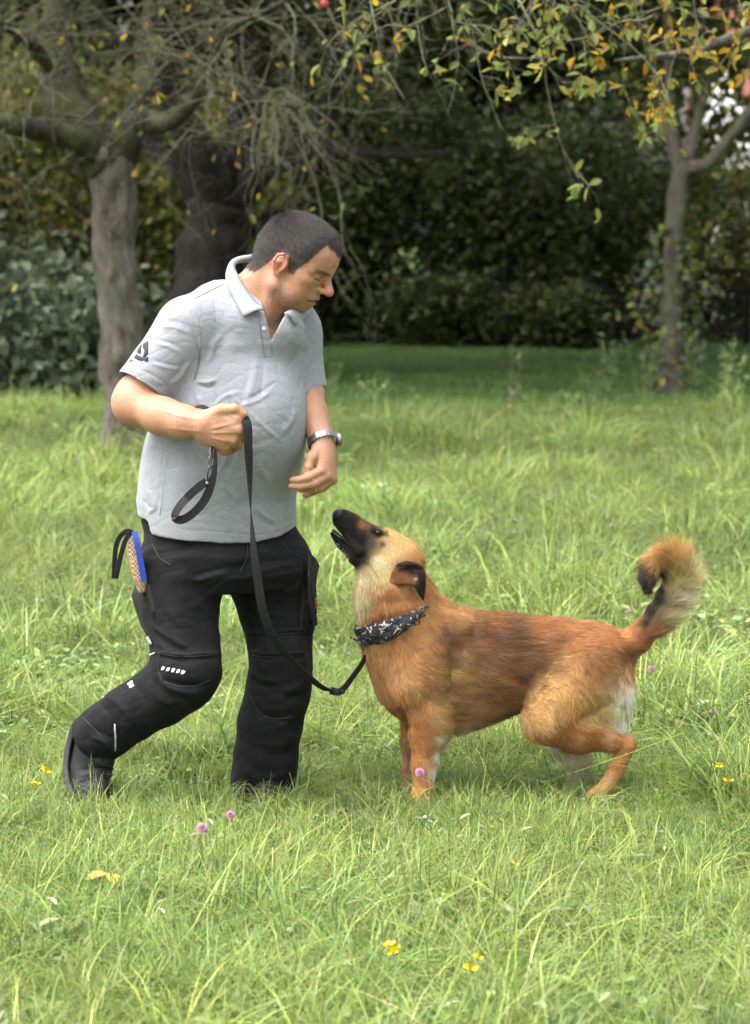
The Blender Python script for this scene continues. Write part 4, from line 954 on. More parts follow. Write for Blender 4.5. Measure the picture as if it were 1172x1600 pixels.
TV = folds(TV, TF, [
    ([(225, 868), (260, 862), (300, 855)], 5, -.004), ([(250, 880), (290, 870), (340, 872), (375, 880)], 6, .004), ([(300, 902), (330, 892), (356, 888)], 4, -.005), ([(304, 910), (332, 900), (354, 896)], 4, .005),
    ([(322, 925), (340, 912), (350, 905)], 3, -.004), ([(360, 880), (390, 868), (430, 862)], 5, .0045), ([(362, 890), (395, 878), (440, 874)], 4, -.004), ([(380, 905), (420, 890), (470, 880)], 5, .004), ([(384, 930), (410, 915), (450, 912)], 4, -.004),
    ([(252, 955), (270, 975), (285, 990)], 4, -.004), ([(236, 975), (262, 995), (300, 1015)], 4, .005), ([(236, 985), (262, 1006), (296, 1024)], 4, -.005), ([(240, 1000), (270, 1020), (300, 1030)], 4, .004),
    ([(243, 1018), (280, 1024), (320, 1022), (342, 1020)], 3.0, .006), ([(243, 1025), (280, 1031), (320, 1029), (343, 1027)], 2.5, -.004),
    ([(245, 1040), (256, 1062), (290, 1072), (325, 1070)], 4, -.008), ([(248, 1050), (262, 1072), (295, 1082), (320, 1078)], 5, .008), ([(240, 1058), (255, 1082), (290, 1096)], 5, -.007), ([(232, 1062), (246, 1090), (280, 1106)], 5, .005),
    ([(200, 1060), (222, 1085), (250, 1120)], 7, -.004), ([(160, 1085), (190, 1105), (215, 1140)], 6, .006), ([(150, 1095), (175, 1120), (190, 1155)], 5, -.006), ([(140, 1100), (150, 1085), (165, 1080)], 5, .008), ([(130, 1120), (140, 1100)], 5, -.006), ([(140, 1150), (165, 1160), (180, 1172)], 4, .006), ([(136, 1135), (160, 1146), (185, 1160)], 4, -.005),
    ([(380, 952), (410, 960), (440, 958)], 4, .004), ([(388, 985), (420, 988), (455, 985), (484, 985)], 2.5, .005), ([(388, 991), (420, 994), (455, 991), (484, 991)], 2.0, -.003),
    ([(392, 1020), (430, 1022), (480, 1020)], 2.5, .005), ([(392, 1027), (430, 1028), (482, 1026)], 2.5, -.006), ([(390, 1045), (405, 1060), (430, 1066)], 6, .006), ([(392, 1055), (408, 1070), (436, 1074)], 4, -.006), ([(484, 1050), (465, 1072), (440, 1082)], 6, .006), ([(484, 1064), (468, 1086), (446, 1094)], 4, -.005),
    ([(386, 1080), (400, 1110), (430, 1125), (460, 1128)], 2.2, -.004), ([(395, 1092), (425, 1110), (470, 1100)], 7, .004), ([(476, 1090), (455, 1120), (430, 1140)], 6, .005), ([(470, 1150), (440, 1165), (400, 1160)], 7, .004), ([(468, 1165), (440, 1180), (405, 1176)], 6, -.004), ([(380, 1200), (410, 1215), (455, 1210)], 6, .005), ([(378, 1218), (408, 1230), (452, 1222)], 6, -.004),
    ([(478, 880), (470, 930), (468, 970)], 3, -.006), ([(440, 930), (460, 920), (476, 905)], 4, .004), ([(425, 950), (450, 938), (470, 925)], 4, -.003), ([(386, 842), (386, 875), (372, 898)], 1.8, -.003)])
tn = normals(TV, TF)
w2 = np.abs(vnoise(TV @ np.array([[.9, .4, 0], [-.3, .6, .7], [.3, -.6, .8]]) * np.array([14, 22, 44]), 37) - .5) * 2
TV = TV - tn * ((1 - w2) ** 5 * .0016)[:, None]
TV = TV + tn * ((vnoise(TV * np.array([16, 16, 12]), 31) - .5) * .004 + (vnoise(TV * 38, 33) - .5) * .0015)[:, None]
M_trous, nt, b = new_mat('black_work_cloth'); n1 = noise_node(nt, 14, 4); n2 = noise_node(nt, 1100, 2)
r1 = ramp(nt, n1.outputs[0], [(.35, (.0070, .0070, .0078)), (.75, (.0150, .0150, .0168))]); nt.links.new(r1.outputs[0], b.inputs['Base Color'])
b.inputs['Roughness'].default_value = .8; b.inputs['Specular IOR Level'].default_value = .12; b.inputs['Sheen Weight'].default_value = .02; bump(nt, b, n2.outputs[0], .4, .0005)
trous = mesh_obj('work_trousers', TV, TF, M_trous); on_man(trous); TN = normals(TV, TF)
M_refl = plain('reflective_tape', (.72, .73, .74), .4)
for i in range(5):
    x0, y0 = 254.5 + i * 7.8, 1041.5 + i * 1.5
    patch('reflective_dash', [(x0, y0), (x0 + 4.2, y0 + .4), (x0 + 1.4, y0 + 6), (x0 - 2.8, y0 + 5.6)], TV, TN, M_refl, trous)
for k, (dx, dy) in enumerate(((-3, -1), (1, -4), (3, 1), (0, 3))):      # four-lobed mark below the knee
    a = np.linspace(0, 2 * math.pi, 9)[:-1]
    patch('leg_emblem', np.stack([204.5 + dx + 2.5 * np.cos(a), 1070 + dy + 2.3 * np.sin(a)], 1), TV, TN, M_refl, trous, sub=2)
for poly in ([(178, 1131), (180.5, 1131), (182, 1150), (181, 1173), (178.5, 1173), (178.8, 1150)], [(151, 1085), (155, 1082.5), (161, 1087), (159, 1089.5)], [(216, 1030), (226, 1023), (242, 1019), (242, 1021), (227, 1025.5), (217, 1032)]):
    patch('reflective_piping', poly, TV, TN, plain('grey_piping', (.45, .45, .45), .5), trous, sub=4)
M_lbl = plain('label_red', lin(180, 45, 40), .6)
patch('pocket_label', [(493, 935), (496, 933), (497, 950), (494, 951)], TV, TN, M_lbl, trous, sub=3)
M_blk = plain('black_trim', (.012, .012, .014), .6, 60)
def slab(name, pts, th, mat, parent):
    """thick flap through given 3-D outline"""
    o = mesh_obj(name, pts, [tuple(range(len(pts)))], mat, smooth=False); o.parent = parent
    md = o.modifiers.new('thick', 'SOLIDIFY'); md.thickness = th; md.offset = 0; return o
slab('pocket_flap', [P(484, 866, -.05), P(492, 872, -.03), P(498, 884, -.01), P(494, 900, -.03), P(490, 940, -.05), P(495, 976, -.03), P(490, 978, -.04), P(484, 945, -.06), P(482, 900, -.07)], .006, M_blk, trous)
slab('holster_pocket', [P(222, 890, -.10), P(208, 930, -.06), P(212, 945, -.075), P(222, 975, -.10), P(241, 1012, -.15), P(250, 1000, -.19), P(240, 955, -.205), P(232, 915, -.185)], .010, M_blk, trous)
patch('pocket_tag', [(229, 996), (234, 994), (240, 1006), (236, 1008)], *(lambda o: (TV, TN))(0), plain('tag_grey', (.3, .3, .3), .6), trous, off=.006)

# seams and stitching lie proud of the cloth
def seam(name, lines, V, N, mat, parent, r=.0013, n=22, off=.0004):
    for ln_ in lines:
        q = spline(ln_, n) if len(ln_) > 2 else np.linspace(ln_[0], ln_[1], n)
        p_ = np.array([surf_at(V, N, a, b_, 3.5, off)[0] for a, b_ in q])
        for _ in range(3): p_[1:-1] = (p_[:-2] + p_[1:-1] * 2 + p_[2:]) / 4
        o = MB().tube(p_, r, 6).build(name, mat); o.parent = parent
M_seam = plain('black_stitching', (.017, .017, .019), .7); M_seamg = plain('grey_stitching', lin(112, 116, 122), .85)
seam('seam', [[(246, 1020), (280, 1026), (315, 1025), (340, 1021)], [(250, 1062), (275, 1072), (305, 1072), (328, 1062)], [(250, 1024), (247, 1042), (252, 1062)], [(392, 988), (430, 991), (480, 988)], [(394, 1024), (430, 1027), (481, 1023)], [(390, 1082), (402, 1110), (430, 1124), (462, 1118)], [(386, 842), (386, 868), (374, 896)], [(238, 850), (250, 872), (268, 884)], [(440, 846), (452, 862), (472, 872)], [(470, 880), (474, 930), (470, 984)], [(372, 1232), (410, 1238), (452, 1230)], [(130, 1122), (150, 1142), (170, 1166)]], TV, TN, M_seam, trous, .0017)
seam('stitching', [[(300, 470), (310, 500), (314, 535), (311, 565), (303, 594)], [(196, 577), (226, 588), (258, 604)], [(244, 821), (300, 827), (360, 832), (400, 834), (438, 829), (456, 819)], [(404, 494), (409, 525), (413, 556)], [(424.5, 536), (425.5, 556)], [(413, 557), (425, 557)], [(262, 692), (256, 745), (250, 806)], [(302, 468), (325, 456), (350, 444)]], SV, SN, M_seamg, shirt, .0011)

# ---- boots
M_boot = plain('black_boot_leather', (.0035, .0036, .004), .7, 30, .4, .0015)
M_sole = plain('grey_rubber_sole', (.022, .023, .023), .75, 50, .3, .001)
BT = Vox(P(80, 1300, 0) + np.array([0, -.28, 0]), P(215, 1120, 0) + np.array([0, .12, 0]), .0035)
BT.chain([P(152, 1148, -.09), P(150, 1180, -.095), P(148, 1205, -.105)], [.046, .046, .045], .02)
BT.chain([P(136, 1172, -.06), P(134, 1205, -.09), P(137, 1235, -.13), P(144, 1256, -.165)], [.040, .041, .043, .036], .02)
BT.ell(P(154, 1238, -.148), (.037, .045, .040), None, .02)
BVv, BFf = BT.mesh(2)
BVv = folds(BVv, BFf, [([(125, 1205), (150, 1200), (178, 1206)], 3, -.004), ([(125, 1213), (150, 1209), (180, 1214)], 3, .004), ([(122, 1222), (150, 1218), (182, 1222)], 3, -.004), ([(150, 1190), (165, 1194), (182, 1190)], 3, .004)])
boot = mesh_obj('boot', BVv, BFf, M_boot); on_man(boot); BNn = normals(BVv, BFf)
seam('boot_lace', [[(158, 1194), (170, 1197), (180, 1193)], [(158, 1203), (170, 1206), (181, 1202)], [(157, 1212), (170, 1215), (181, 1211)]], BVv, BNn, M_seam, boot, .0022, 10, .001)
seam('boot_seam', [[(124, 1222), (145, 1214), (168, 1222), (180, 1226)], [(136, 1180), (142, 1200), (140, 1216)]], BVv, BNn, M_seam, boot, .0015, 14)
mb = MB(); mb.ribbon(spline([P(121, 1142, -.04), P(114, 1172, -.055), P(110, 1205, -.085), P(112, 1232, -.12), P(122, 1256, -.16)], 16), [np.array([-1, .25, -.12])] * 16, .078, .016)
o = mb.build('sole', M_sole, smooth=False); o.parent = boot
md = o.modifiers.new('b', 'BEVEL'); md.width = .004; md.segments = 2
BT = Vox(P(340, 1300, 0) + np.array([0, -.2, 0]), P(490, 1190, 0) + np.array([0, .22, 0]), .004)
BT.chain([P(411, 1195, .05), P(412, 1228, .04)], [.05, .054], .02); BT.chain([P(410, 1240, .09), P(414, 1238, .03), P(418, 1242, -.05)], [.046, .05, .042], .02)
sl_, X, Y, Z = BT.sub(BT.lo, BT.lo + BT.v * BT.n); BT.put(sl_, np.broadcast_to(.004 - Z, BT.a.shape).astype(np.float32), .01, 'i')
v_, f_ = BT.mesh(2); boot2 = mesh_obj('boot', v_, f_, M_boot); on_man(boot2)
mb = MB(); mb.ribbon(spline([P(409, 1252, .135) * [1, 1, 0] + [0, 0, .012], P(413, 1252, .03) * [1, 1, 0] + [0, 0, .012], P(418, 1252, -.085) * [1, 1, 0] + [0, 0, .012]], 10), [np.array([0, 0, 1.])] * 10, .088, .020)
o = mb.build('sole', M_sole, smooth=False); o.parent = boot2

# ---- wrist watch with metal bracelet
M_hook = plain('dark_snap_metal', (.09, .09, .10), .32, 300, .1, metal=1)
M_steel = plain('brushed_steel', (.30, .30, .32), .34, 300, .1, metal=1)
M_dial = plain('dark_dial', (.03, .03, .035), .2)
ax = unit(P(506, 700, -.085) - P(499, 672, -.045)); c = P(505, 690, -.078)
e1 = unit(np.cross(ax, (0, 1, 0))); e2 = np.cross(ax, e1); e1 = -e1 if e1[0] < 0 else e1; e2 = -e2 if e2[1] > 0 else e2
watch = None
N_ = 26
for i in range(N_):
    a0_, a1_ = 2 * math.pi * i / N_, 2 * math.pi * (i + .88) / N_
    am = (a0_ + a1_) / 2; rd = e1 * math.cos(am) * .0395 + e2 * math.sin(am) * .0345
    t = unit(-e1 * math.sin(am) * .0395 + e2 * math.cos(am) * .0345); n = unit(np.cross(t, ax))
    mb = MB(); mb.box(c + rd, t * .0038, ax * .0085, n * .0014)
    if watch is None: watch = on_man(mb.build('watch_band', M_steel, smooth=False))
    else:
        o = mb.build('band_link', M_steel, smooth=False); o.parent = watch
am = -.25; rd = unit(e1 * math.cos(am) + e2 * math.sin(am)); cc = c + rd * .041
mb = MB(); mb.tube([cc - rd * .004, cc + rd * .004, cc + rd * .0055], [.0175, .0175, .015], 20); o = mb.build('watch_case', M_steel, smooth=False); o.parent = watch
mb = MB(); mb.tube([cc + rd * .0054, cc + rd * .0062], [.0140, .0140], 20); o = mb.build('watch_dial', M_dial, smooth=False); o.parent = watch
# wedding ring
M_gold = plain('gold', (.8, .6, .25), .25, metal=1)
rc = P(492, 763, -.125); ra = unit(P(484, 764, -.128) - P(500, 762, -.122)); q1 = unit(np.cross(ra, (0, 1, 0))); q2 = np.cross(ra, q1)
mb = MB(); mb.tube([rc + (q1 * math.cos(a) + q2 * math.sin(a)) * .0118 for a in np.linspace(0, 2 * math.pi, 17)], .0014, 6, cap=False); on_man(mb.build('ring', M_gold))
# ------------------------------------------------------------------ the dog
dog = empty('dog', (P(800, 1255)[0], 0, 0), 'reddish brown dog with black muzzle looking up, bushy tail curled over', 'dog')
def on_dog(o):
    o.parent = dog; o.matrix_parent_inverse = Matrix.Translation(-Vector(dog.location)); return o
D = Vox(P(500, 1285, 0) + np.array([0, -.22, 0]), P(1110, 780, 0) + np.array([0, .24, 0]), .0037)
# trunk: chest, ribs, loin, croup (side outline from the photograph, widths of a lean shepherd cross)
ey = np.eye(3)
D.ell(P(668, 1040, 0), (.138, .106, .148), None, .02)
D.ell(P(644, 1050, 0), (.094, .084, .112), None, .04)
D.ell(P(735, 1045, 0), (.150, .110, .137), None, .05)
D.ell(P(810, 1034, 0), (.145, .096, .110), None, .05)
D.ell(P(880, 1028, 0), (.115, .086, .092), None, .05)
D.ell(P(935, 1040, 0), (.092, .092, .092), None, .05)
D.cone(P(690, 985, 0), P(940, 1012, 0), .050, .045, .05)
D.cone(P(700, 980, 0), P(720, 985, 0), .052, .05, .03)
# shoulder blades
for sg, y in ((-1, -.085), (1, .085)):
    D.cone(P(700, 985, y * .7), P(645, 1070, y * 1.1), .045, .050, .03)
    D.cone(P(648, 1076, y * 1.1), P(676, 1128, y * 1.05), .047, .043, .03)
# neck, throat and head thrown back
D.chain([P(655, 1015, 0), P(632, 965, 0), P(617, 925, 0), P(608, 895, -.005)], [.115, .098, .082, .072], .04)
D.cone(P(612, 1005, 0), P(590, 930, 0), .075, .055, .04)
D.cone(P(590, 930, 0), P(578, 890, -.005), .050, .035, .03)
hc = P(616, 872, -.01)
D.ell(hc, (.068, .060, .062), None, .02)
D.ell(P(632, 880, -.01), (.045, .055, .045), None, .02)
D.ell(P(600, 886, -.01), (.052, .058, .048), None, .02)          # cheeks
D.ell(P(601, 850, -.01), (.042, .045, .040), None, .02)          # brow
mzx = unit(P(532, 808, -.01) - P(590, 846, -.01))
D.chain([P(590, 852, -.01), P(565, 836, -.01), P(545, 820, -.01), P(534, 811, -.01)], [.044, .034, .029, .025], .02, flat=((0, 1, 0), .88))
D.ell(P(531, 806, -.01), (.017, .020, .015), None, .006)        # nose leather
for sg in (-1, 1): D.ell(P(526, 807, -.01 + sg * .011), (.005, .004, .006), None, .003, 's')
D.chain([P(584, 884, -.01), P(558, 868, -.01), P(536, 846, -.01), P(525, 834, -.01)], [.034, .024, .0185, .0145], .010, flat=((0, 1, 0), 1.1))
for sg in (-1, 1):
    # lips hang a little over the mouth slit
    D.cone(P(541, 838, -.01 + sg * .022), P(562, 862, -.01 + sg * .032), .010, .012, .008)
D.cone(P(513, 818, -.01), P(543, 848, -.01), .0085, .0045, .003, 's', flat=((0, 1, 0), 8.0))
for sg in (-1, 1):
    e = P(590, 832, -.01 + sg * .036)
    D.ell(e, (.012, .012, .010), None, .006, 's')
    D.cone(P(583, 826, -.01 + sg * .030), P(602, 829, -.01 + sg * .040), .008, .008, .008)
# legs: near front, far front
D.chain([P(672, 1120, -.085), P(668, 1150, -.085), P(663, 1195, -.085), P(661, 1236, -.085)], [.052, .043, .030, .026], .02)
D.ell(P(682, 1142, -.075), (.030, .028, .034), None, .02)
D.chain([P(661, 1238, -.085), P(655, 1248, -.105)], [.028, .024], .01)
D.chain([P(655, 1120, .085), P(650, 1160, .085), P(646, 1205, .085), P(643, 1240, .085)], [.050, .038, .028, .025], .02)
D.chain([P(643, 1240, .085), P(637, 1246, .065)], [.027, .024], .01)
# near hind: thigh, stifle, shank to the hock, metatarsus, paw
D.ell(P(905, 1085, -.070), (.110, .062, .115), None, .03)
D.ell(P(868, 1100, -.085), (.068, .056, .090), None, .03)
D.cone(P(925, 1050, -.05), P(858, 1122, -.092), .085, .062, .03)
D.cone(P(955, 1085, -.055), P(960, 1128, -.065), .060, .036, .03)
D.chain([P(856, 1126, -.095), P(905, 1148, -.095), P(950, 1156, -.090), P(978, 1164, -.085)], [.060, .046, .028, .022], .02)
D.ell(P(985, 1160, -.085), (.014, .016, .014), None, .01)
D.chain([P(979, 1166, -.085), P(966, 1195, -.088), P(950, 1228, -.095)], [.0235, .020, .020], .008)
D.chain([P(950, 1228, -.095), P(938, 1244, -.105), P(926, 1249, -.110)], [.022, .026, .022], .008)
# far hind leg
D.ell(P(900, 1090, .075), (.100, .055, .110), None, .03)
D.chain([P(882, 1125, .085), P(886, 1158, .085), P(902, 1190, .085), P(906, 1218, .09), P(903, 1240, .08)], [.060, .050, .036, .025, .022], .02)
D.chain([P(903, 1241, .08), P(891, 1247, .06)], [.024, .020], .01)
# tail core
TL = [(975, 1012, 0, .042), (993, 1000, 0, .032), (1008, 984, 0, .025), (1026, 960, 0, .023), (1044, 932, -.005, .024), (1054, 906, -.015, .024), (1049, 886, -.03, .023), (1034, 876, -.045, .021), (1022, 882, -.055, .018), (1016, 896, -.06, .014), (1014, 911, -.06, .007)]
D.chain([P(x, y, d) for x, y, d, r in TL], [r for *_, r in TL], .02)
# brisket and loin shaping
D.cone(P(715, 1116, 0), P(800, 1084, 0), .045, .033, .05)
DV, DF = D.mesh(3)
DV = folds(DV, DF, [([(688, 960), (700, 1000), (705, 1060), (690, 1110)], 9, -.008), ([(715, 960), (730, 1010), (735, 1060)], 10, .005), ([(640, 1000), (630, 1040), (640, 1090)], 12, .004), ([(655, 1010), (668, 1060), (670, 1110)], 9, -.004),
                    ([(860, 1040), (838, 1070), (826, 1100)], 8, -.010), ([(900, 1130), (935, 1110), (960, 1095)], 8, -.008), ([(575, 970), (600, 955), (640, 945)], 7, .004), ([(572, 982), (600, 972), (640, 955)], 6, -.006),
                    ([(596, 920), (620, 905), (640, 900)], 5, -.006), ([(560, 950), (600, 925), (640, 925)], 8, .004), ([(590, 906), (575, 885), (560, 880)], 3, -.004)])
dx, dy, dd_ = proj(DV); DN = normals(DV, DF)
far = DV[:, 1] > .035
# coat colours, read off the photograph at spots across the side
C_ = dict(blk=lin(34, 30, 30), gry=lin(92, 80, 76), tan=lin(214, 170, 112), lt=lin(222, 196, 150), cream=lin(228, 212, 182), rust=lin(178, 116, 62), brn=lin(146, 92, 52), drk=lin(96, 62, 40), org=lin(196, 132, 72), wht=lin(238, 232, 222), cho=lin(120, 78, 48), far=lin(200, 188, 170))
def coat(x, y):
    return blend_cols(x, y, [
        (528, 806, 14, C_['blk']), (545, 835, 20, C_['blk']), (522, 840, 14, C_['blk']), (560, 865, 16, C_['blk']), (565, 842, 14, C_['blk']), (548, 815, 10, C_['blk']), (557, 880, 10, C_['blk']), (570, 872, 8, lin(60, 52, 50)),
        (566, 820, 7, C_['brn']), (578, 848, 10, lin(84, 70, 66)), (591, 832, 8, C_['blk']), (584, 826, 5, lin(60, 46, 38)), (597, 850, 5, lin(90, 66, 48)),
        (610, 838, 14, C_['tan']), (630, 850, 16, lin(212, 160, 98)), (612, 862, 14, C_['tan']), (592, 880, 13, C_['lt']), (600, 898, 12, lin(214, 184, 130)), (645, 878, 10, C_['org']), (660, 915, 12, C_['rust']), (628, 890, 10, C_['rust']),
        (562, 905, 14, C_['lt']), (560, 940, 14, lin(214, 194, 158)), (585, 925, 10, lin(196, 150, 96)), (610, 930, 16, C_['rust']), (635, 950, 18, C_['rust']), (590, 955, 12, lin(160, 98, 50)), (668, 940, 14, lin(196, 134, 78)),
        (585, 1010, 16, lin(176, 122, 72)), (600, 1050, 26, lin(180, 124, 72)), (640, 1010, 20, C_['rust']), (665, 965, 16, lin(188, 126, 72)), (640, 1080, 22, lin(188, 132, 80)), (620, 1110, 18, lin(170, 112, 62)),
        (690, 985, 10, lin(124, 84, 54)), (700, 1000, 10, C_['cho']), (718, 968, 14, lin(190, 136, 82)), (712, 1035, 9, lin(120, 90, 60)), (690, 1060, 16, lin(186, 134, 82)), (702, 1070, 8, lin(120, 88, 56)), (735, 985, 12, lin(112, 74, 46)), (760, 990, 18, lin(112, 70, 42)),
        (770, 965, 18, lin(152, 92, 48)), (800, 1005, 32, lin(112, 72, 44)), (770, 1030, 20, lin(118, 76, 46)), (850, 975, 26, lin(168, 104, 56)), (780, 1060, 26, lin(140, 90, 52)), (840, 1040, 18, C_['cho']), (820, 1060, 14, lin(110, 72, 44)), (920, 990, 28, lin(176, 112, 62)), (965, 990, 20, lin(186, 116, 62)),
        (930, 1030, 20, lin(150, 96, 58)), (975, 1020, 12, lin(120, 70, 40)), (985, 1050, 14, lin(190, 140, 92)), (870, 1075, 22, lin(206, 152, 90)), (900, 1060, 14, lin(184, 128, 74)), (850, 1110, 22, lin(206, 154, 94)), (905, 1105, 20, lin(202, 146, 84)), (935, 1120, 14, lin(214, 170, 108)),
        (984, 1085, 12, C_['wht']), (968, 1110, 12, C_['cream']), (975, 1130, 10, C_['wht']), (890, 1140, 18, lin(160, 100, 54)), (930, 1152, 14, lin(156, 94, 48)), (975, 1160, 14, lin(184, 118, 62)), (965, 1195, 12, lin(190, 124, 68)), (948, 1230, 12, lin(196, 140, 86)),
        (740, 1110, 22, lin(168, 118, 70)), (700, 1120, 14, lin(176, 128, 78)), (790, 1120, 16, lin(150, 108, 64)), (720, 1152, 12, lin(206, 180, 136)), (770, 1146, 10, lin(190, 158, 112)), (810, 1125, 8, lin(150, 118, 76)),
        (655, 1140, 16, lin(180, 112, 58)), (685, 1130, 10, lin(206, 156, 104)), (655, 1180, 12, lin(190, 122, 68)), (668, 1170, 8, lin(196, 130, 74)), (684, 1180, 5, C_['wht']), (688, 1155, 5, C_['cream']), (680, 1210, 5, C_['wht']), (658, 1225, 10, lin(196, 128, 74)),
        (1000, 1000, 10, lin(160, 96, 48)), (1006, 977, 7, C_['blk']), (1024, 943, 8, C_['blk']), (1015, 960, 8, C_['blk']), (1030, 926, 7, C_['blk']), (1028, 900, 7, lin(70, 56, 44)), (1040, 975, 10, C_['lt']), (1058, 950, 11, C_['cream']), (1080, 920, 12, lin(222, 198, 152)), (1050, 925, 10, lin(214, 188, 140)), (1085, 885, 10, lin(216, 176, 116)),
        (1065, 880, 10, lin(204, 150, 84)), (1050, 856, 10, lin(212, 156, 92)), (1025, 854, 10, lin(214, 160, 96)), (1036, 872, 7, lin(196, 138, 80)), (1006, 875, 8, C_['blk']), (1008, 900, 9, C_['blk']), (1014, 885, 5, lin(70, 55, 45)), (1010, 918, 8, C_['blk'])], 3.2)
def desat(c):
    l = c @ np.array([.25, .65, .10]); return (c * .88 + l[:, None] * .12) * np.array([.86, .93, .84])
dc = coat(dx, dy)
fl = far & (dy > 1140) & (dx > 820)
dc[fl] = lin(206, 190, 160); fl = far & (dy > 1150) & (dx < 700); dc[fl] = lin(150, 112, 78)
ins = np.exp(-(seg_dist(dx, dy, [(521, 826), (543, 850)])[0] / 3.0) ** 2) * (np.abs(DV[:, 1] + .01) < .028)
dc = dc * (1 - ins[:, None]) + lin(58, 30, 30) * ins[:, None]
M_dogskin = attr_mat('dog_coat_base', .8, spec=.15, nscale=120, bmp=.002, var=.2)
dbody = mesh_obj('body', DV, DF, M_dogskin); set_col(dbody.data, 'col', np.clip(desat(dc) * .8, 0, 1)); on_dog(dbody)

# ---- coat hair: lies back along the body and down the legs
bones = [((531, 808), (590, 845), 30, (1, 1)), ((590, 845), (640, 885), 40, (1, 1)), ((610, 880), (632, 960), 45, (1, 1)), ((570, 890), (578, 1000), 30, (1, 1)), ((632, 960), (700, 1020), 55, (1, 1)), ((700, 985), (960, 1010), 45, (1, .06)), ((690, 1050), (900, 1060), 60, (1, .22)), ((700, 1120), (830, 1120), 40, (1, .25)),
         ((600, 1010), (640, 1110), 40, (1, 1)), ((660, 1110), (660, 1240), 26, (1, 1)), ((905, 1050), (880, 1130), 45, (1, 1)), ((860, 1130), (975, 1160), 22, (1, 1)), ((978, 1165), (945, 1235), 18, (1, 1)), ((975, 1030), (975, 1130), 18, (1, 1)), ((900, 1165), (905, 1240), 26, (1, 1))]
tlp = np.array([(x, y) for x, y, *_ in TL], float)
def flow(x, y):
    W = np.zeros(len(x)); U = np.zeros((len(x), 2))
    for (a, b, r, _) in bones:
        d, t = seg_dist(x, y, [a, b]); w = 1 / ((d / r) ** 3 + .05); v = np.array(b, float) - np.array(a, float); v /= np.hypot(*v)
        if _ != (1, 1): v = np.array(_, float); v /= np.hypot(*v)
        W += w; U += w[:, None] * v
    return U / W[:, None]
rng = np.random.default_rng(5)
sharp = np.ones(len(DF)); cx_, cy_ = dx[DF].mean(1), dy[DF].mean(1)
tail_f = (cx_ > 1002) & (cy_ < 1000)
face_f = (cy_ < 905) & (cx_ < 640)
wgt = np.where(tail_f, 2.2, np.where(face_f, 1.5, 1.0)) * np.where(DV[DF[:, 0]][:, 1] > .06, .45, 1.0)
mouth_f = (np.abs(DV[DF].mean(1)[:, 1] + .01) < .022) & (seg_dist(cx_, cy_, [(519, 826), (545, 853)])[0] < 5)
nose_f = np.hypot(cx_ - 528, cy_ - 804) < 11
eye_f = np.hypot(cx_ - 591, cy_ - 832) < 4
wgt = wgt * ~(mouth_f | nose_f | eye_f)
rt, fi = scatter(DV, DF, 150000, rng, wgt); nr = DN[DF[fi, 0]]
hx_, hy_, _ = proj(rt)
fl2 = flow(hx_, hy_)
dirs = np.stack([fl2[:, 0], np.zeros(len(rt)), -fl2[:, 1]], 1)
tl = tail_f[fi]
d_, t_ = seg_dist(hx_, hy_, tlp)
k = np.clip((t_ * (len(tlp) - 1)).astype(int), 0, len(tlp) - 2); tg = tlp[k + 1] - tlp[k]; tg /= np.linalg.norm(tg, axis=1)[:, None]
dirs[tl] = np.stack([tg[tl, 0], np.zeros(tl.sum()), -tg[tl, 1]], 1)
tipm = (tl & (t_ > .7))[:, None]; dirs = np.where(tipm, dirs * .6 + np.array([-.1, 0, -.7]), dirs)
dirs -= nr * (dirs * nr).sum(1)[:, None]; dirs /= np.linalg.norm(dirs, axis=1)[:, None] + 1e-6
ln = np.full(len(rt), .022)
ln = np.where(hy_ > 1145, .011, ln); ln = np.where((hx_ > 600) & (hx_ < 700) & (hy_ > 920) & (hy_ < 1010), .034, ln); ln = np.where(face_f[fi], .0075, ln); ln = np.where((hx_ < 575) & (hy_ < 900), .0045, ln)
ln = np.where((hx_ > 960) & (hy_ > 1060) & (hy_ < 1135), .032, ln); ln = np.where((hx_ < 830) & (hx_ > 690) & (hy_ > 1105), .028, ln)
# tail feathering is longest on the outer side
out = np.array([nr[:, 0], nr[:, 2]]).T; side = (out * np.stack([tg[:, 1], tg[:, 0]], 1)).sum(1) * -1
tlen = np.where(t_ > .62, .040, np.where(side > 0, .042 + .032 * side, .020)) * np.clip(t_ * 5, .5, 1)
ln = np.where(tl, tlen, ln) * rng.uniform(.65, 1.15, len(rt))
lift = np.where(tl, np.where(t_ > .6, .22, .12 + .55 * np.clip(side, 0, 1)), .24); lift = np.where(hy_ > 1145, .18, lift); lift = np.where(face_f[fi], .2, lift)
cl = vnoise(rt * 55, 9); cl2 = vnoise(rt * 55 + 40, 10)
side_v = np.cross(nr, dirs)
dd = dirs + nr * (lift + (cl - .5) * .25)[:, None] + side_v * ((cl2 - .5) * .9)[:, None]
dd += (rng.normal(0, .10, (len(rt), 3)))
dd /= np.linalg.norm(dd, axis=1)[:, None]
hc_ = coat(hx_, hy_)
fr_ = rt[:, 1] > .035
m_ = fr_ & (hy_ > 1140) & (hx_ > 820); hc_[m_] = lin(212, 196, 166); m_ = fr_ & (hy_ > 1150) & (hx_ < 700); hc_[m_] = lin(150, 112, 78)
hc_ = desat(hc_)
var = (.72 + .56 * rng.random(len(rt)))[:, None] * (.62 + .76 * vnoise(np.stack([(rt * dirs).sum(1) * 18, (rt * side_v).sum(1) * 130, rt[:, 1] * 90], 1), 12))[:, None]
hc_ = np.clip(hc_ * var, 0, .95)
M_fur, nt, b = new_mat('dog_fur'); at = nd(nt, 'ShaderNodeAttribute', attribute_name='col'); nt.links.new(at.outputs['Color'], b.inputs['Base Color']); b.inputs['Roughness'].default_value = .55; b.inputs['Specular IOR Level'].default_value = .25
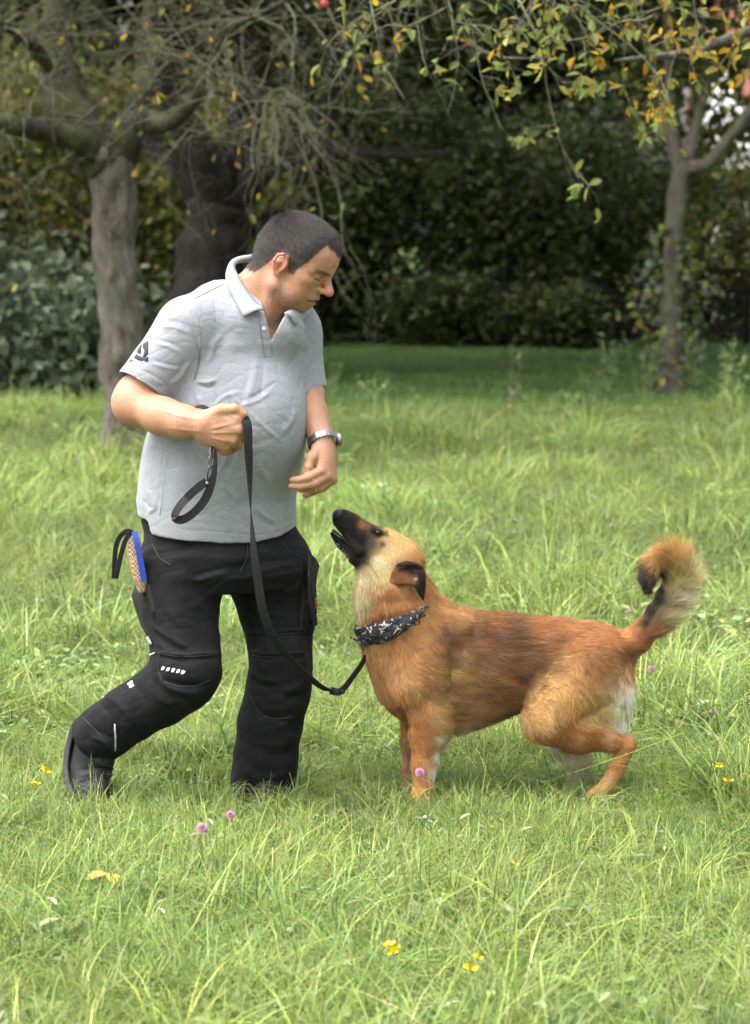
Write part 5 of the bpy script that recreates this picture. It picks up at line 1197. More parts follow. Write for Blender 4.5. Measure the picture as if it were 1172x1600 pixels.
on_dog(hair_obj('coat', rt, dd, nr, ln, np.where(face_f[fi], .00030, .00052), hc_, M_fur, None, seg=4, curl=.22, seed=6, droop=.12))

# ---- ears: folded leathers, dark inside
M_ear = attr_mat('ear_fur', .75, spec=.15, nscale=200, bmp=.002, var=.25)
def ear(path, wid, yoff, dark):
    """flap: centre line in pixels with depth, half widths; built as an implicit flattened chain"""
    p = [P(x, y, d + yoff) for x, y, d in path]
    E_ = Vox(np.min(p, 0) - .06, np.max(p, 0) + .06, .0028)
    E_.chain(p, wid, .012, flat=((.25, 1, .1), .34))
    return E_, p
EO = [(606, 912), (611, 897), (621, 880), (636, 876.5), (650, 879), (661, 885), (665.5, 897), (665.5, 914), (662, 939), (655, 930), (648, 918), (640, 913), (622, 914)]
E_ = Vox(P(596, 948, -.10) - [0, .06, 0], P(676, 868, -.10) + [0, .06, 0], .0024)
sl_, X, Y, Z = E_.sub(E_.lo, E_.lo + E_.v * E_.n)
_d = (Y - CAMP[1]) * CF[1] + (Z - CAMP[2]) * CF[2]; _x = np.broadcast_to(CX + FPX * X / _d, E_.a.shape); _y = np.broadcast_to(CY - FPX * ((Y - CAMP[1]) * CU[1] + (Z - CAMP[2]) * CU[2]) / _d, E_.a.shape)
pd = seg_dist(_x, _y, EO + EO[:1])[0]; inside = np.zeros(E_.a.shape, bool)
for i in range(len(EO)):
    (xa, ya), (xb, yb) = EO[i], EO[(i + 1) % len(EO)]; c_ = (ya > _y) != (yb > _y); inside ^= c_ & (_x < (xb - xa) * (_y - ya) / (yb - ya + 1e-9) + xa)
pd = np.where(inside, -pd, pd) * S
ym = np.interp(_x, [606, 622, 640, 655, 666], [-.066, -.098, -.112, -.120, -.116]) - .010 * np.clip(1 - np.abs(_y - 881) / 9, 0, 1) + .012 * np.clip((_y - 905) / 35, 0, 1)
E_.put(sl_, np.maximum(pd + .004, np.abs(np.broadcast_to(Y, E_.a.shape) - ym) - .0065).astype(np.float32) - .003, .002)
ev, ef = E_.mesh(2); ev = folds(ev, ef, [([(634, 886), (644, 898), (648, 914)], 3.0, -.006), ([(614, 900), (624, 888), (640, 884)], 4, .003), ([(648, 905), (652, 908)], 3.5, .004)]); ex, ey_, _ = proj(ev)
ec = blend_cols(ex, ey_, [(609, 908, 7, lin(150, 98, 56)), (617, 896, 7, lin(124, 82, 50)), (626, 902, 7, lin(110, 74, 48)), (634, 908, 6, lin(132, 88, 54)), (626, 881, 5, C_['blk']), (640, 880, 7, C_['blk']), (652, 883, 7, lin(44, 34, 30)), (662, 890, 4, lin(96, 66, 46)), (641, 892, 5, lin(52, 38, 32)), (649, 905, 4, lin(150, 118, 92)), (656, 900, 6, C_['blk']), (660, 912, 8, C_['blk']), (661, 930, 9, C_['blk']), (652, 920, 6, C_['blk'])], 3)
ear_o = mesh_obj('ear', ev, ef, M_ear); set_col(ear_o.data, 'col', ec); on_dog(ear_o)
en = normals(ev, ef); r2, f2 = scatter(ev, ef, 3000, rng); n2 = en[ef[f2, 0]]; x2, y2, _ = proj(r2)
d2 = np.tile(unit(P(661, 934, 0) - P(632, 890, 0)), (len(r2), 1)); d2 = d2 - n2 * (d2 * n2).sum(1)[:, None] + n2 * .25 + rng.normal(0, .15, d2.shape); d2 /= np.linalg.norm(d2, axis=1)[:, None]
c2 = blend_cols(x2, y2, [(609, 908, 7, lin(150, 98, 56)), (617, 896, 7, lin(124, 82, 50)), (626, 902, 7, lin(110, 74, 48)), (634, 908, 6, lin(132, 88, 54)), (626, 881, 5, C_['blk']), (640, 880, 7, C_['blk']), (652, 883, 7, lin(44, 34, 30)), (662, 890, 4, lin(96, 66, 46)), (641, 892, 5, lin(52, 38, 32)), (649, 905, 4, lin(150, 118, 92)), (656, 900, 6, C_['blk']), (660, 912, 8, C_['blk']), (661, 930, 9, C_['blk']), (652, 920, 6, C_['blk'])], 3) * rng.uniform(.75, 1.25, (len(r2), 1))
hso = hair_obj('ear_hair', r2, d2, n2, rng.uniform(.003, .007, len(r2)), .0003, c2, M_fur, None, seg=3, curl=.2); hso.parent = ear_o
E_, p = ear([(622, 885, .035), (640, 874, .050), (652, 882, .060), (660, 900, .060)], [.022, .022, .018, .008], 0, True)
ev, ef = E_.mesh(2); o = mesh_obj('ear', ev, ef, M_ear); set_col(o.data, 'col', np.tile(lin(70, 50, 38), (len(ev), 1))); on_dog(o)
# ---- eye, nose leather sheen, teeth line and whiskers
M_eye = plain('dog_eye', (.012, .008, .006), .08, spec=.6); M_nose = plain('nose_leather', (.012, .012, .013), .35, 300, .4, .0008)
for sg in (-1, 1):
    mb = MB(); mb.ball(P(591, 832, -.01 + sg * .0385), (.0085, .006, .0068), 14, 10); on_dog(mb.build('eye', M_eye))
mb = MB(); mb.ball(P(530, 805, -.01), (.0185, .0215, .0165), 16, 12); on_dog(mb.build('nose', M_nose))
M_lip = plain('lip_dark', (.02, .016, .016), .4)
mb = MB()
for sg in (-1, 1):
    q = spline([P(520, 828, -.01 + sg * .013), P(533, 838, -.01 + sg * .020), P(545, 850, -.01 + sg * .026), P(556, 864, -.01 + sg * .034)], 8); mb.tube(q, np.linspace(.0035, .0045, 8), 6)
on_dog(mb.build('lip', M_lip))
M_tooth = plain('tooth', (.6, .57, .48), .35)
for sg in (-1, 1):
    for x, y, h in ((523, 827, .007), (532, 835, .004), (537, 840, .0045), (542, 845, .005)):
        a = P(x, y, -.01 + sg * (.012 + (x - 520) * .0005)); mb = MB(); mb.tube([a, a + np.array([-.3, 0, .95]) * h], [.0022, .0006], 6); on_dog(mb.build('tooth', M_tooth))
M_wh = plain('whisker', (.55, .53, .5), .4)
mb = MB()
for i in range(14):
    a = P(rng.uniform(518, 548), 0, 0); x = rng.uniform(520, 548); y = 842 + (x - 520) * .95 + rng.uniform(-3, 6); a = P(x, y, -.045)
    d = unit(np.array([-.5, -.6, -.5]) + rng.normal(0, .3, 3)); mb.tube([a, a + d * .012, a + d * .024 + np.array([0, 0, -.003])], [.0004, .0003, .0001], 4)
on_dog(mb.build('whiskers', M_wh))

# ---- patterned black neck bandana worn as a collar
M_band, nt, b = new_mat('bandana_cloth'); vo = nd(nt, 'ShaderNodeTexVoronoi', feature='DISTANCE_TO_EDGE'); vo.inputs['Scale'].default_value = 46
tc = nd(nt, 'ShaderNodeTexCoord'); nt.links.new(tc.outputs['Object'], vo.inputs['Vector'])
nz = noise_node(nt, 60, 3); mt = nd(nt, 'ShaderNodeMath', operation='MULTIPLY'); r1 = ramp(nt, vo.outputs['Distance'], [(.0, (1, 1, 1)), (.05, (.6, .6, .6)), (.075, (0, 0, 0))]); r2_ = ramp(nt, nz.outputs[0], [(.5, (0, 0, 0)), (.56, (1, 1, 1))])
mxb = nd(nt, 'ShaderNodeMix', data_type='RGBA', blend_type='MULTIPLY'); mxb.inputs[0].default_value = 1; nt.links.new(r1.outputs[0], mxb.inputs['A']); nt.links.new(r2_.outputs[0], mxb.inputs['B'])
cr = ramp(nt, mxb.outputs['Result'], [(.1, (.012, .013, .016)), (.8, (.42, .42, .42))]); nt.links.new(cr.outputs[0], b.inputs['Base Color']); b.inputs['Roughness'].default_value = .8
# ring in a tilted plane: passes (566,992) in front, (672,945) behind
c0 = (P(566, 992, 0) + P(682, 942, 0)) / 2; u_ = unit(P(566, 992, 0) - P(682, 942, 0)); rl = np.linalg.norm(P(566, 992, 0) - P(682, 942, 0)) / 2
nrm_ = unit(np.cross(u_, (0, 1, 0))); nrm_ = nrm_ if nrm_[2] > 0 else -nrm_
v = []; n = 72; m = 9
for i in range(n):
    a = 2 * math.pi * i / n
    rdv = u_ * math.cos(a) * (rl + .004) + np.array([0, 1, 0]) * math.sin(a) * .112
    rn = unit(u_ * math.cos(a) / (rl) + np.array([0, 1, 0]) * math.sin(a) / .112)
    wd = .016 + .013 * (.5 + .5 * math.cos(a)) ** 1.2
    for j in range(m):
        s_ = j / (m - 1) * 2 - 1
        v.append(c0 + rdv + nrm_ * s_ * wd + rn * (.006 * (1 - s_ * s_) + .003 * math.sin(6 * a + 4 * s_) + .002 * math.sin(17 * a - 5 * s_)) + rn * .002 * (j % 2))
f = [(i * m + j, ((i + 1) % n) * m + j, ((i + 1) % n) * m + j + 1, i * m + j + 1) for i in range(n) for j in range(m - 1)]
ban = mesh_obj('neck_bandana', v, f, M_band); md = ban.modifiers.new('t', 'SOLIDIFY'); md.thickness = .003; on_dog(ban)
mb = MB(); q = spline([P(568, 996, -.03), P(560, 1000, -.04), P(552, 998, -.045), P(547, 996, -.05)], 8); mb.ribbon(q, [np.array([0, -.3, 1.])] * 8, np.linspace(.016, .006, 8), .003); o = mb.build('knot_end', M_band); o.parent = ban
mb = MB(); ring_c = P(570, 1004, -.03); mb.tube([ring_c + np.array([math.cos(a) * .004, math.sin(a) * .006, math.sin(a) * .0 + math.cos(a) * .011]) for a in np.linspace(0, 2 * math.pi, 15)], .0016, 6, cap=False); o = mb.build('collar_ring', M_steel if 'M_steel' in globals() else M_eye); o.parent = ban
# ------------------------------------------------------------------ leash: webbing strap with a hand loop and snap hook
M_web, nt, b = new_mat('black_webbing'); n1 = noise_node(nt, 500, 2, .5, vec=(1, 1, 1)); r1 = ramp(nt, n1.outputs[0], [(.3, (.010, .010, .011)), (.7, (.028, .027, .027))]); nt.links.new(r1.outputs[0], b.inputs['Base Color']); b.inputs['Roughness'].default_value = .7; b.inputs['Specular IOR Level'].default_value = .25; bump(nt, b, n1.outputs[0], .5, .0006)
lea = empty('dog_leash', P(384, 660, -.32), 'black webbing leash running from the man\'s fist down to the dog\'s collar', 'leash')
LO = Vector(lea.location)
def on_leash(o): o.parent = lea; o.matrix_parent_inverse = Matrix.Translation(-LO); return o
tc_ = np.array([0, -1, .1]); rt_ = np.array([1., 0, 0])
pts = [(376, 652, -.318), (383, 655, -.334), (387, 668, -.342), (388, 700, -.345), (390, 745, -.340), (392, 795, -.335), (396, 850, -.325), (402, 900, -.305), (411, 955, -.275), (425, 992, -.24), (446, 1022, -.19), (474, 1050, -.14), (500, 1072, -.105), (520, 1081, -.085)]
q = spline([P(*p) for p in pts], 70); t = np.linspace(0, 1, 70); ph = np.radians(np.interp(t, [0, .12, .25, .385, .5, .62, .75, .9, 1], [35, 20, 35, 90, 150, 165, 150, 140, 120]))
on_leash(MB().ribbon(q, [tc_ * math.cos(a) + rt_ * math.sin(a) for a in ph], .0235, .0022).build('strap', M_web, smooth=False))
q = spline([P(*p) for p in ((516, 1079, -.088), (530, 1081, -.08), (541, 1071, -.072), (555, 1052, -.058), (566, 1036, -.045), (571, 1024, -.038))], 24)
on_leash(MB().ribbon(q, [tc_ * .5 + rt_ * .6] * 24, np.linspace(.020, .013, 24), .004).build('strap_end', M_web, smooth=False))
mb = MB(); mb.tube([P(533, 1079, -.085), P(538, 1083, -.09)], .004, 6); on_leash(mb.build('strap_stitching', M_web))
def hook(path, name='snap_hook', r=.0022):
    mb = MB(); mb.tube(spline([P(*p) for p in path], 22), r, 7); return on_leash(mb.build(name, M_hook))
hook([(571, 1026, -.038), (573, 1018, -.036), (572, 1008, -.034), (569, 1003, -.033), (567, 1008, -.035), (569, 1016, -.037), (571, 1024, -.038)])
mb = MB(); mb.tube([P(571, 1027, -.038), P(571.5, 1020, -.037)], [.0042, .0042], 10); on_leash(mb.build('swivel', M_hook))
# loop hanging below the fist
q = spline([P(*p) for p in ((333, 694, -.300), (335, 715, -.318), (334, 738, -.328), (330, 757, -.333), (321, 779, -.338), (307, 797, -.340), (290, 810, -.341), (278, 812, -.343), (273, 805, -.347), (282, 789, -.350), (298, 772, -.350), (312, 760, -.349), (323, 752, -.347))], 60)
nr = np.array([tc_ + rt_ * .15] * 60); nr[38:48] = tc_ * .75 + rt_ * -.5
on_leash(MB().ribbon(q, nr, np.interp(np.linspace(0, 1, 60), [0, .1, .3, 1], [.012, .015, .021, .021]), .0022).build('hand_loop', M_web, smooth=False))
hook([(325, 752, -.352), (324, 742, -.352), (326, 731, -.350), (330, 728, -.346), (331, 735, -.346), (328, 744, -.350), (325, 752, -.352)], 'snap_hook', .0024)
hook([(329, 730, -.346), (326, 720, -.343), (329, 712, -.338), (333, 716, -.336), (332, 726, -.342), (329, 730, -.346)], 'leash_ring', .0019)
hook([(330, 714, -.338), (328, 705, -.330), (330, 698, -.322), (334, 702, -.318), (333, 711, -.332), (330, 714, -.338)], 'leash_ring', .0019)
mb = MB(); mb.tube([P(325, 753, -.350), P(323, 760, -.350)], [.006, .006], 10); on_leash(mb.build('swivel', M_hook))
q = spline([P(*p) for p in ((298, 646, -.262), (302, 638, -.268), (311, 634.5, -.275), (320, 637, -.280), (327, 643, -.285))], 16); on_leash(MB().ribbon(q, [np.array([0, -.35, 1])] * 16, .018, .0022).build('strap_fold', M_web, smooth=False))

# ------------------------------------------------------------------ tug toy stuck in the pocket
M_jute, nt, b = new_mat('jute_weave'); tc = nd(nt, 'ShaderNodeTexCoord'); mp = nd(nt, 'ShaderNodeMapping'); mp.inputs['Scale'].default_value = (230, 230, 170); ck = nd(nt, 'ShaderNodeTexChecker'); ck.inputs['Scale'].default_value = 1.0; ck.inputs['Color1'].default_value = (*lin(186, 168, 138), 1); ck.inputs['Color2'].default_value = (*lin(120, 92, 66), 1)
nt.links.new(tc.outputs['Object'], mp.inputs[0]); nt.links.new(mp.outputs[0], ck.inputs['Vector']); nt.links.new(ck.outputs[0], b.inputs['Base Color']); b.inputs['Roughness'].default_value = .9; bump(nt, b, ck.outputs['Fac'], .5, .002)
M_blue = plain('blue_webbing', lin(40, 66, 160), .6, 300, .2)
toy = empty('tug_toy', P(215, 880, -.16), 'jute tug toy with blue trim and black hand strap in the trouser pocket', 'dog toy'); TO = Vector(toy.location)
def on_toy(o): o.parent = toy; o.matrix_parent_inverse = Matrix.Translation(-TO); return o
p = spline([P(207, 834, -.165), P(210, 860, -.168), P(216, 892, -.172), P(224, 925, -.170)], 24); rr = np.interp(np.linspace(0, 1, 24), [0, .06, .15, .8, 1], [.008, .016, .0185, .0175, .012]) * (1 + .04 * np.sin(np.arange(24) * 2.2))
on_toy(MB().tube(p, rr, 14).build('jute_body', M_jute))
for dx_ in (3.0, 7.5):
    q = spline([P(205 + dx_, 831, -.188), P(208 + dx_, 845, -.198), P(213 + dx_, 870, -.202), P(220 + dx_, 908, -.204)], 16); on_toy(MB().ribbon(q, [tc_ + rt_ * .3] * 16, .0075, .003).build('blue_trim', M_blue, smooth=False))
for pth in (((207, 833, -.175), (199, 830, -.18), (188, 838, -.18), (181, 855, -.18), (179, 880, -.18), (178, 904, -.18)), ((207, 834, -.17), (201, 836, -.185), (194, 850, -.19), (188, 872, -.19), (184, 890, -.19), (181, 904, -.185))):
    q = spline([P(*z) for z in pth], 24); on_toy(MB().ribbon(q, [tc_ + rt_ * .35] * 24, .0125, .0022).build('hand_strap', M_web, smooth=False))

# ------------------------------------------------------------------ meadow flowers, fallen leaves, weeds
rng = np.random.default_rng(91)
M_pink = plain('clover_pink', lin(196, 140, 176), .7, 200, .2); M_yel = plain('buttercup_yellow', lin(252, 226, 40), .45); M_white = plain('petal_white', lin(236, 236, 230), .6); M_stem = plain('flower_stem', (.16, .24, .06), .6); M_ctr = plain('flower_centre', lin(220, 170, 40), .7); M_fall = plain('fallen_leaf', lin(218, 176, 84), .6, 60, .25)
def flower(kind, px, py, label, size=1.0, h=None):
    h = h or rng.uniform(.13, .17); size = size * .95; tilt = rng.normal(0, .5, 2)
    r = ray(px, py); t = (h - CAMP[2]) / r[2]; top = CAMP + r * t; base = np.array([top[0] + rng.uniform(-.02, .02), top[1] + rng.uniform(-.02, .02), float(ground_z(top[0], top[1]))])
    o = empty({'c': 'clover_flower', 'b': 'buttercup', 'w': 'daisy'}[kind], base, label, 'flower', {'c': 'pink clover heads in the grass', 'b': 'yellow buttercups in the grass', 'w': 'small white flowers in the grass'}[kind]); tp = top - base
    mid = tp * .5 + rng.normal(0, .008, 3); MB().tube(spline([(0, 0, -.02), mid, tp], 8), np.linspace(.0014, .0011, 8), 5).build('stem', M_stem, o)
    if kind == 'c':
        mb = MB(); n = 60; rr = .0095 * size
        for i in range(n):
            z = 1 - 1.75 * (i + .5) / n; a = i * 2.399; rh = math.sqrt(max(0, 1 - z * z)); d = np.array([rh * math.cos(a), rh * math.sin(a), z]); mb.tube([tp + d * rr * .5, tp + d * rr * 1.05, tp + d * rr * 1.3 + [0, 0, .001]], [.0016 * size, .0013 * size, .0003], 4)
        mb.build('flower_head', M_pink, o)
    else:
        np_ = 5 if kind == 'b' else 14
        for i in range(np_):
            a = 2 * math.pi * i / np_ + rng.uniform(-.1, .1); d = np.array([math.cos(a), math.sin(a), .75 if kind == 'b' else .15]); d[2] += d[0] * tilt[0] - abs(d[1] * tilt[1]) * np.sign(d[1]); s_ = np.array([-math.sin(a), math.cos(a), 0]); L = (.0115 if kind == 'b' else .0085) * size; w = (.0075 if kind == 'b' else .0018) * size
            v = [tp + d * L * u_ + s_ * w * wv * sg + np.array([0, 0, -.25 * L * (1 - abs(sg)) * u_]) for u_, wv in ((.05, .2), (.45, .85), (.8, 1.0), (1.0, .55)) for sg in (-1, 0, 1)]
            pt = mesh_obj('petal', v, [(j * 3 + k_, j * 3 + k_ + 1, j * 3 + k_ + 4, j * 3 + k_ + 3) for j in range(3) for k_ in range(2)], M_yel if kind == 'b' else M_white, o)
        MB().ball(tp + [0, 0, .002], np.array([.0028, .0028, .002]) * size, 8, 5).build('flower_centre', M_ctr, o)
for px, py, sz, lab in ((316, 1295, 1.25, 'large pink clover head in the grass below the man, lower of the two'), (360, 1274, .95, 'smaller pink clover head in front of the man\'s straight leg'), (656, 1208, 1.1, 'pink clover head in front of the dog\'s foreleg'), (1113, 1115, .95, 'pink clover head at the right edge, level with the dog\'s hock'), (1018, 1046, 1.1, 'pale pink clover head just behind the dog\'s rump'), (982, 956, .8, 'tiny pink clover head left of the tail root'), (396, 734, .9, 'pink clover head hidden in far grass beside the man'), (118, 718, .8, 'pink clover head in far grass left of the apple trunk'), (14, 698, .8, 'dark pink clover head at the far left in the meadow'), (732, 768, .7, 'small pink clover head in the mid meadow above the dog\'s head')):
    if px == 396: continue
    flower('c', px, py, lab, sz)
for px, py, sz, lab in ((72, 1206, 1.1, 'yellow buttercup left of the trailing boot, upper of two'), (56, 1227, 1.1, 'yellow buttercup left of the trailing boot, lower of two'), (1138, 1222, 1.15, 'yellow buttercup at the right edge, lower one'), (1124, 1199, .9, 'yellow buttercup at the right edge, upper small one'), (608, 1480, 1.1, 'yellow buttercup near the bottom middle, upper of a pair'), (614, 1490, 1.2, 'yellow buttercup near the bottom middle, lower of a pair'), (735, 1516, 1.2, 'large yellow buttercup near the bottom right of centre'), (748, 1498, .8, 'yellow bud-like buttercup above the large one near the bottom'), (806, 1351, .6, 'tiny yellow buttercup below the dog\'s belly'), (84, 663, .9, 'yellow buttercup in the far meadow at left'), (882, 885, .8, 'yellow buttercup in mid meadow left of the curled tail'), (796, 636, 1.0, 'yellow buttercup at the edge of the shaded lawn'), (1172 - 166, 1330, .01, '')):
    if lab: flower('b', px, py, lab, sz)
for px, py, sz, lab in ((97, 1060, 1.2, 'small white flower left of the bent knee'), (145, 1067, 1.0, 'small white flower behind the bent shin'), (308, 1095, 1.6, 'white flower between the man\'s legs'), (346, 1087, .9, 'tiny white flower just left of the straight leg'), (943, 950, 1.1, 'white flower above the dog\'s rump'), (1110, 1148, .9, 'white flower right of the dog\'s hock')):
    flower('w', px, py, lab, sz)
for px, py, a0, lab in ((152, 1378, .3, 'fallen yellow leaf lying in the grass at lower left'), (176, 1380, 1.8, 'second fallen yellow leaf beside the first at lower left'), (236, 790, .8, 'fallen brownish leaf in the grass beside the man\'s hip'), (1038, 958, 2.2, 'brown fallen leaf behind the dog\'s tail')):
    r = ray(px, py); top = CAMP + r * ((.07 - CAMP[2]) / r[2]); n = 9; v = []
    for i in range(n):
        s_ = i / (n - 1); w = .016 * math.sin(math.pi * s_ ** .8) + .0006
        for sg in (-1, 0, 1): v.append(top + np.array([math.cos(a0), math.sin(a0), 0]) * (s_ - .5) * .055 + np.array([-math.sin(a0), math.cos(a0), .2]) * sg * w + np.array([0, 0, .007 * abs(sg) + .012 * math.sin(2.5 * s_)]))
    o = mesh_obj('fallen_leaf', np.array(v) - top, [(i * 3 + k_, i * 3 + k_ + 1, i * 3 + k_ + 4, i * 3 + k_ + 3) for i in range(n - 1) for k_ in range(2)], M_fall, None, label=lab, cat='leaf', group='fallen leaves'); o.location = top
    md = o.modifiers.new('t', 'SOLIDIFY'); md.thickness = .0006
# tall weeds standing against the shaded lawn
M_weed = leaf_mat('weed_leaf', .4)
def weed(px, py, h, nst, leafn, size, pal, label, spread=.12, dry=False, name='tall_weed'):
    g0 = G(px, py); rg = np.random.default_rng(int(px * 7 + py)); o = empty(name, g0, label, 'weed', 'tall weeds at the lawn edge')
    st = rg.normal(0, .05, (nst, 3)) * [1, 1, 0]; T, R_ = twig_field(st, rg.normal(0, spread, (nst, 3)) + [0, 0, 1], rg.uniform(.75, 1.3, nst) * h, np.full(nst, .004), rg, 9, .05, 0)
    V, F = tubes_batch(T, R_, 5); mesh_obj('stalk', V, F, M_twig if dry else M_stem, o)
    k_ = rg.integers(2, 9, leafn); pi_ = rg.integers(0, nst, leafn); p_ = T[pi_, k_] + rg.normal(0, .012, (leafn, 3)); d_ = rg.normal(0, 1, (leafn, 3)) * [1, 1, .4] + [0, 0, .3]
    put_leaves('leaves', p_, d_, rg.uniform(.5, 1.2, leafn) * size, pick(rg, leafn, pal), M_weed, o, rg, .45)
PALE = [(.30, .36, .15), (.36, .41, .19), (.24, .31, .13)]; DRYP = [(.30, .27, .17), (.26, .24, .15)]
weed(786, 655, .70, 3, 26, .045, DRYP, 'dry brown weed stalk standing before the shaded lawn', .16, True)
weed(578, 652, .34, 6, 60, .045, PALE, 'pale leafy weed right of the man at the lawn edge'); weed(520, 662, .46, 4, 40, .04, PALE, 'thin seeding weed close right of the man\'s sleeve', .08)
weed(648, 655, .22, 5, 40, .04, PALE, 'short weed in the middle of the lawn edge'); weed(890, 665, .26, 6, 50, .045, PALE, 'pale bushy weed left of the slim trunk'); weed(830, 668, .22, 6, 50, .04, PALE, 'low weed between the dry stalk and the slim trunk')
weed(965, 640, .50, 8, 110, .06, GREYG, 'leafy weed clump just left of the slim trunk'); weed(1010, 632, .55, 8, 120, .06, GREYG, 'tall weed clump at the left foot of the slim trunk', .2); weed(1090, 632, .62, 9, 130, .06, GREYG, 'tall weed clump at the right foot of the slim trunk', .2); weed(1140, 640, .5, 8, 110, .06, PALE, 'weed clump at the right edge of the lawn', .2); weed(930, 650, .4, 6, 70, .05, GREYG, 'small grey green weed further left of the slim trunk')
# ------------------------------------------------------------------ meadow grass: tufts instanced over the ground (one mass)
PROTO = bpy.data.collections.new('grass_tufts')
M_grass = bpy.data.materials.new('grass_blade'); M_grass.use_nodes = True; nt = M_grass.node_tree; b = nt.nodes['Principled BSDF']; out = nt.nodes['Material Output']
at = nd(nt, 'ShaderNodeAttribute', attribute_name='col'); oi = nd(nt, 'ShaderNodeObjectInfo'); hs_ = nd(nt, 'ShaderNodeHueSaturation')
mr = nd(nt, 'ShaderNodeMapRange'); mr.inputs['To Min'].default_value = .90; mr.inputs['To Max'].default_value = 1.10; nt.links.new(oi.outputs['Random'], mr.inputs[0]); nt.links.new(mr.outputs[0], hs_.inputs['Value'])
mh = nd(nt, 'ShaderNodeMath', operation='FRACT'); mm = nd(nt, 'ShaderNodeMath', operation='MULTIPLY'); mm.inputs[1].default_value = 7.31; nt.links.new(oi.outputs['Random'], mm.inputs[0]); nt.links.new(mm.outputs[0], mh.inputs[0])
mr2 = nd(nt, 'ShaderNodeMapRange'); mr2.inputs['To Min'].default_value = .49; mr2.inputs['To Max'].default_value = .51; nt.links.new(mh.outputs[0], mr2.inputs[0]); nt.links.new(mr2.outputs[0], hs_.inputs['Hue'])
nt.links.new(at.outputs['Color'], hs_.inputs['Color']); nt.links.new(hs_.outputs[0], b.inputs['Base Color']); b.inputs['Roughness'].default_value = .5; b.inputs['Specular IOR Level'].default_value = .28
tr = nd(nt, 'ShaderNodeBsdfTranslucent'); mx = nd(nt, 'ShaderNodeMixShader'); mx.inputs[0].default_value = .34
nt.links.new(hs_.outputs[0], tr.inputs[0]); nt.links.new(b.outputs[0], mx.inputs[1]); nt.links.new(tr.outputs[0], mx.inputs[2]); nt.links.new(mx.outputs[0], out.inputs[0])
GP = np.array([(.240, .322, .078), (.285, .358, .088), (.150, .245, .060), (.37, .42, .135), (.225, .325, .105)]); STRAW = np.array([(.58, .52, .26), (.52, .48, .22)])
def tuft(rng, n, rad_, h0, h1, w0, w1, lean, straw=.05, seg=5):
    """arched blades, widest near the foot, tip pointed"""
    a = rng.uniform(0, 2 * np.pi, n); rr = rad_ * np.sqrt(rng.random(n)); base = np.stack([rr * np.cos(a), rr * np.sin(a), np.zeros(n) - .008], 1)
    az = a + rng.normal(0, .9, n); h = rng.uniform(h0, h1, n); w = rng.uniform(w0, w1, n); ln = np.abs(rng.normal(lean, lean * .5, n)); kink = rng.random(n) < .18
    d = np.stack([np.cos(az), np.sin(az), np.zeros(n)], 1); sd = np.stack([-np.sin(az), np.cos(az), np.zeros(n)], 1); tw = rng.normal(0, .5, n)
    V = []; t = np.linspace(0, 1, seg)
    for i, ti in enumerate(t):
        bend = ln * ti ** 1.8; zz = np.where(kink & (ti > .6), .6 + (ti - .6) * -.55, ti - .5 * bend * ti * .6)
        c = base + d * (h * bend * 1.0 + np.where(kink & (ti > .6), h * (ti - .6) * .8, 0))[:, None]; c[:, 2] += h * np.maximum(zz, .02)
        wi = w * (1 - ti ** 1.6) * .5 * (1 if i else .7); s2 = sd * np.cos(tw * ti)[:, None] + np.array([0, 0, 1]) * np.sin(tw * ti)[:, None] * .6
        if i < seg - 1: V += [c - s2 * wi[:, None], c + s2 * wi[:, None]]
        else: V += [c - s2 * .0002, c + s2 * .0002]
    V = np.stack(V, 1).reshape(-1, 3); k = seg * 2; o = (np.arange(n) * k)[:, None]
    F = np.concatenate([o + np.array([[2 * i, 2 * i + 1, 2 * i + 3, 2 * i + 2]]) for i in range(seg - 1)])
    c = GP[rng.integers(0, len(GP), n)] * rng.uniform(.75, 1.25, (n, 1)); s_ = rng.random(n) < straw; c[s_] = STRAW[rng.integers(0, 2, s_.sum())]
    return V, F, np.repeat(c, k, 0)
def herb(rng, n, rad_, h, size, cols, aspect):
    """low broad leaves on short stalks"""
    a = rng.uniform(0, 2 * np.pi, n); rr = rad_ * np.sqrt(rng.random(n)); p = np.stack([rr * np.cos(a), rr * np.sin(a), rng.uniform(.25, 1, n) * h], 1)
    d = np.stack([np.cos(a + rng.normal(0, .8, n)), np.sin(a + rng.normal(0, .8, n)), rng.uniform(-.2, .7, n)], 1); nr = rng.normal(0, .35, (n, 3)) + [0, 0, 1]
    V, F = leaf_batch(p, d, nr, rng.uniform(.6, 1.2, n) * size, aspect); c = np.array(cols)[rng.integers(0, len(cols), n)] * rng.uniform(.8, 1.2, (n, 1))
    st = np.stack([p * [.4, .4, 0], p * [.75, .75, .6], p], 1); V2, F2 = tubes_batch(st, np.full((n, 3), .0009), 3)
    return np.concatenate([V, V2]), np.concatenate([F, F2 + len(V)]), np.concatenate([np.repeat(c, 6, 0), np.tile(np.array([[.14, .18, .05]]), (len(V2), 1))])
protos = []
rng = np.random.default_rng(77)
HERBG = [(.24, .34, .13), (.28, .38, .15), (.20, .30, .12)]
LAWNC = np.array([.46, .60, .62])  # mown lawn green, darkened further to stand in for canopy shade
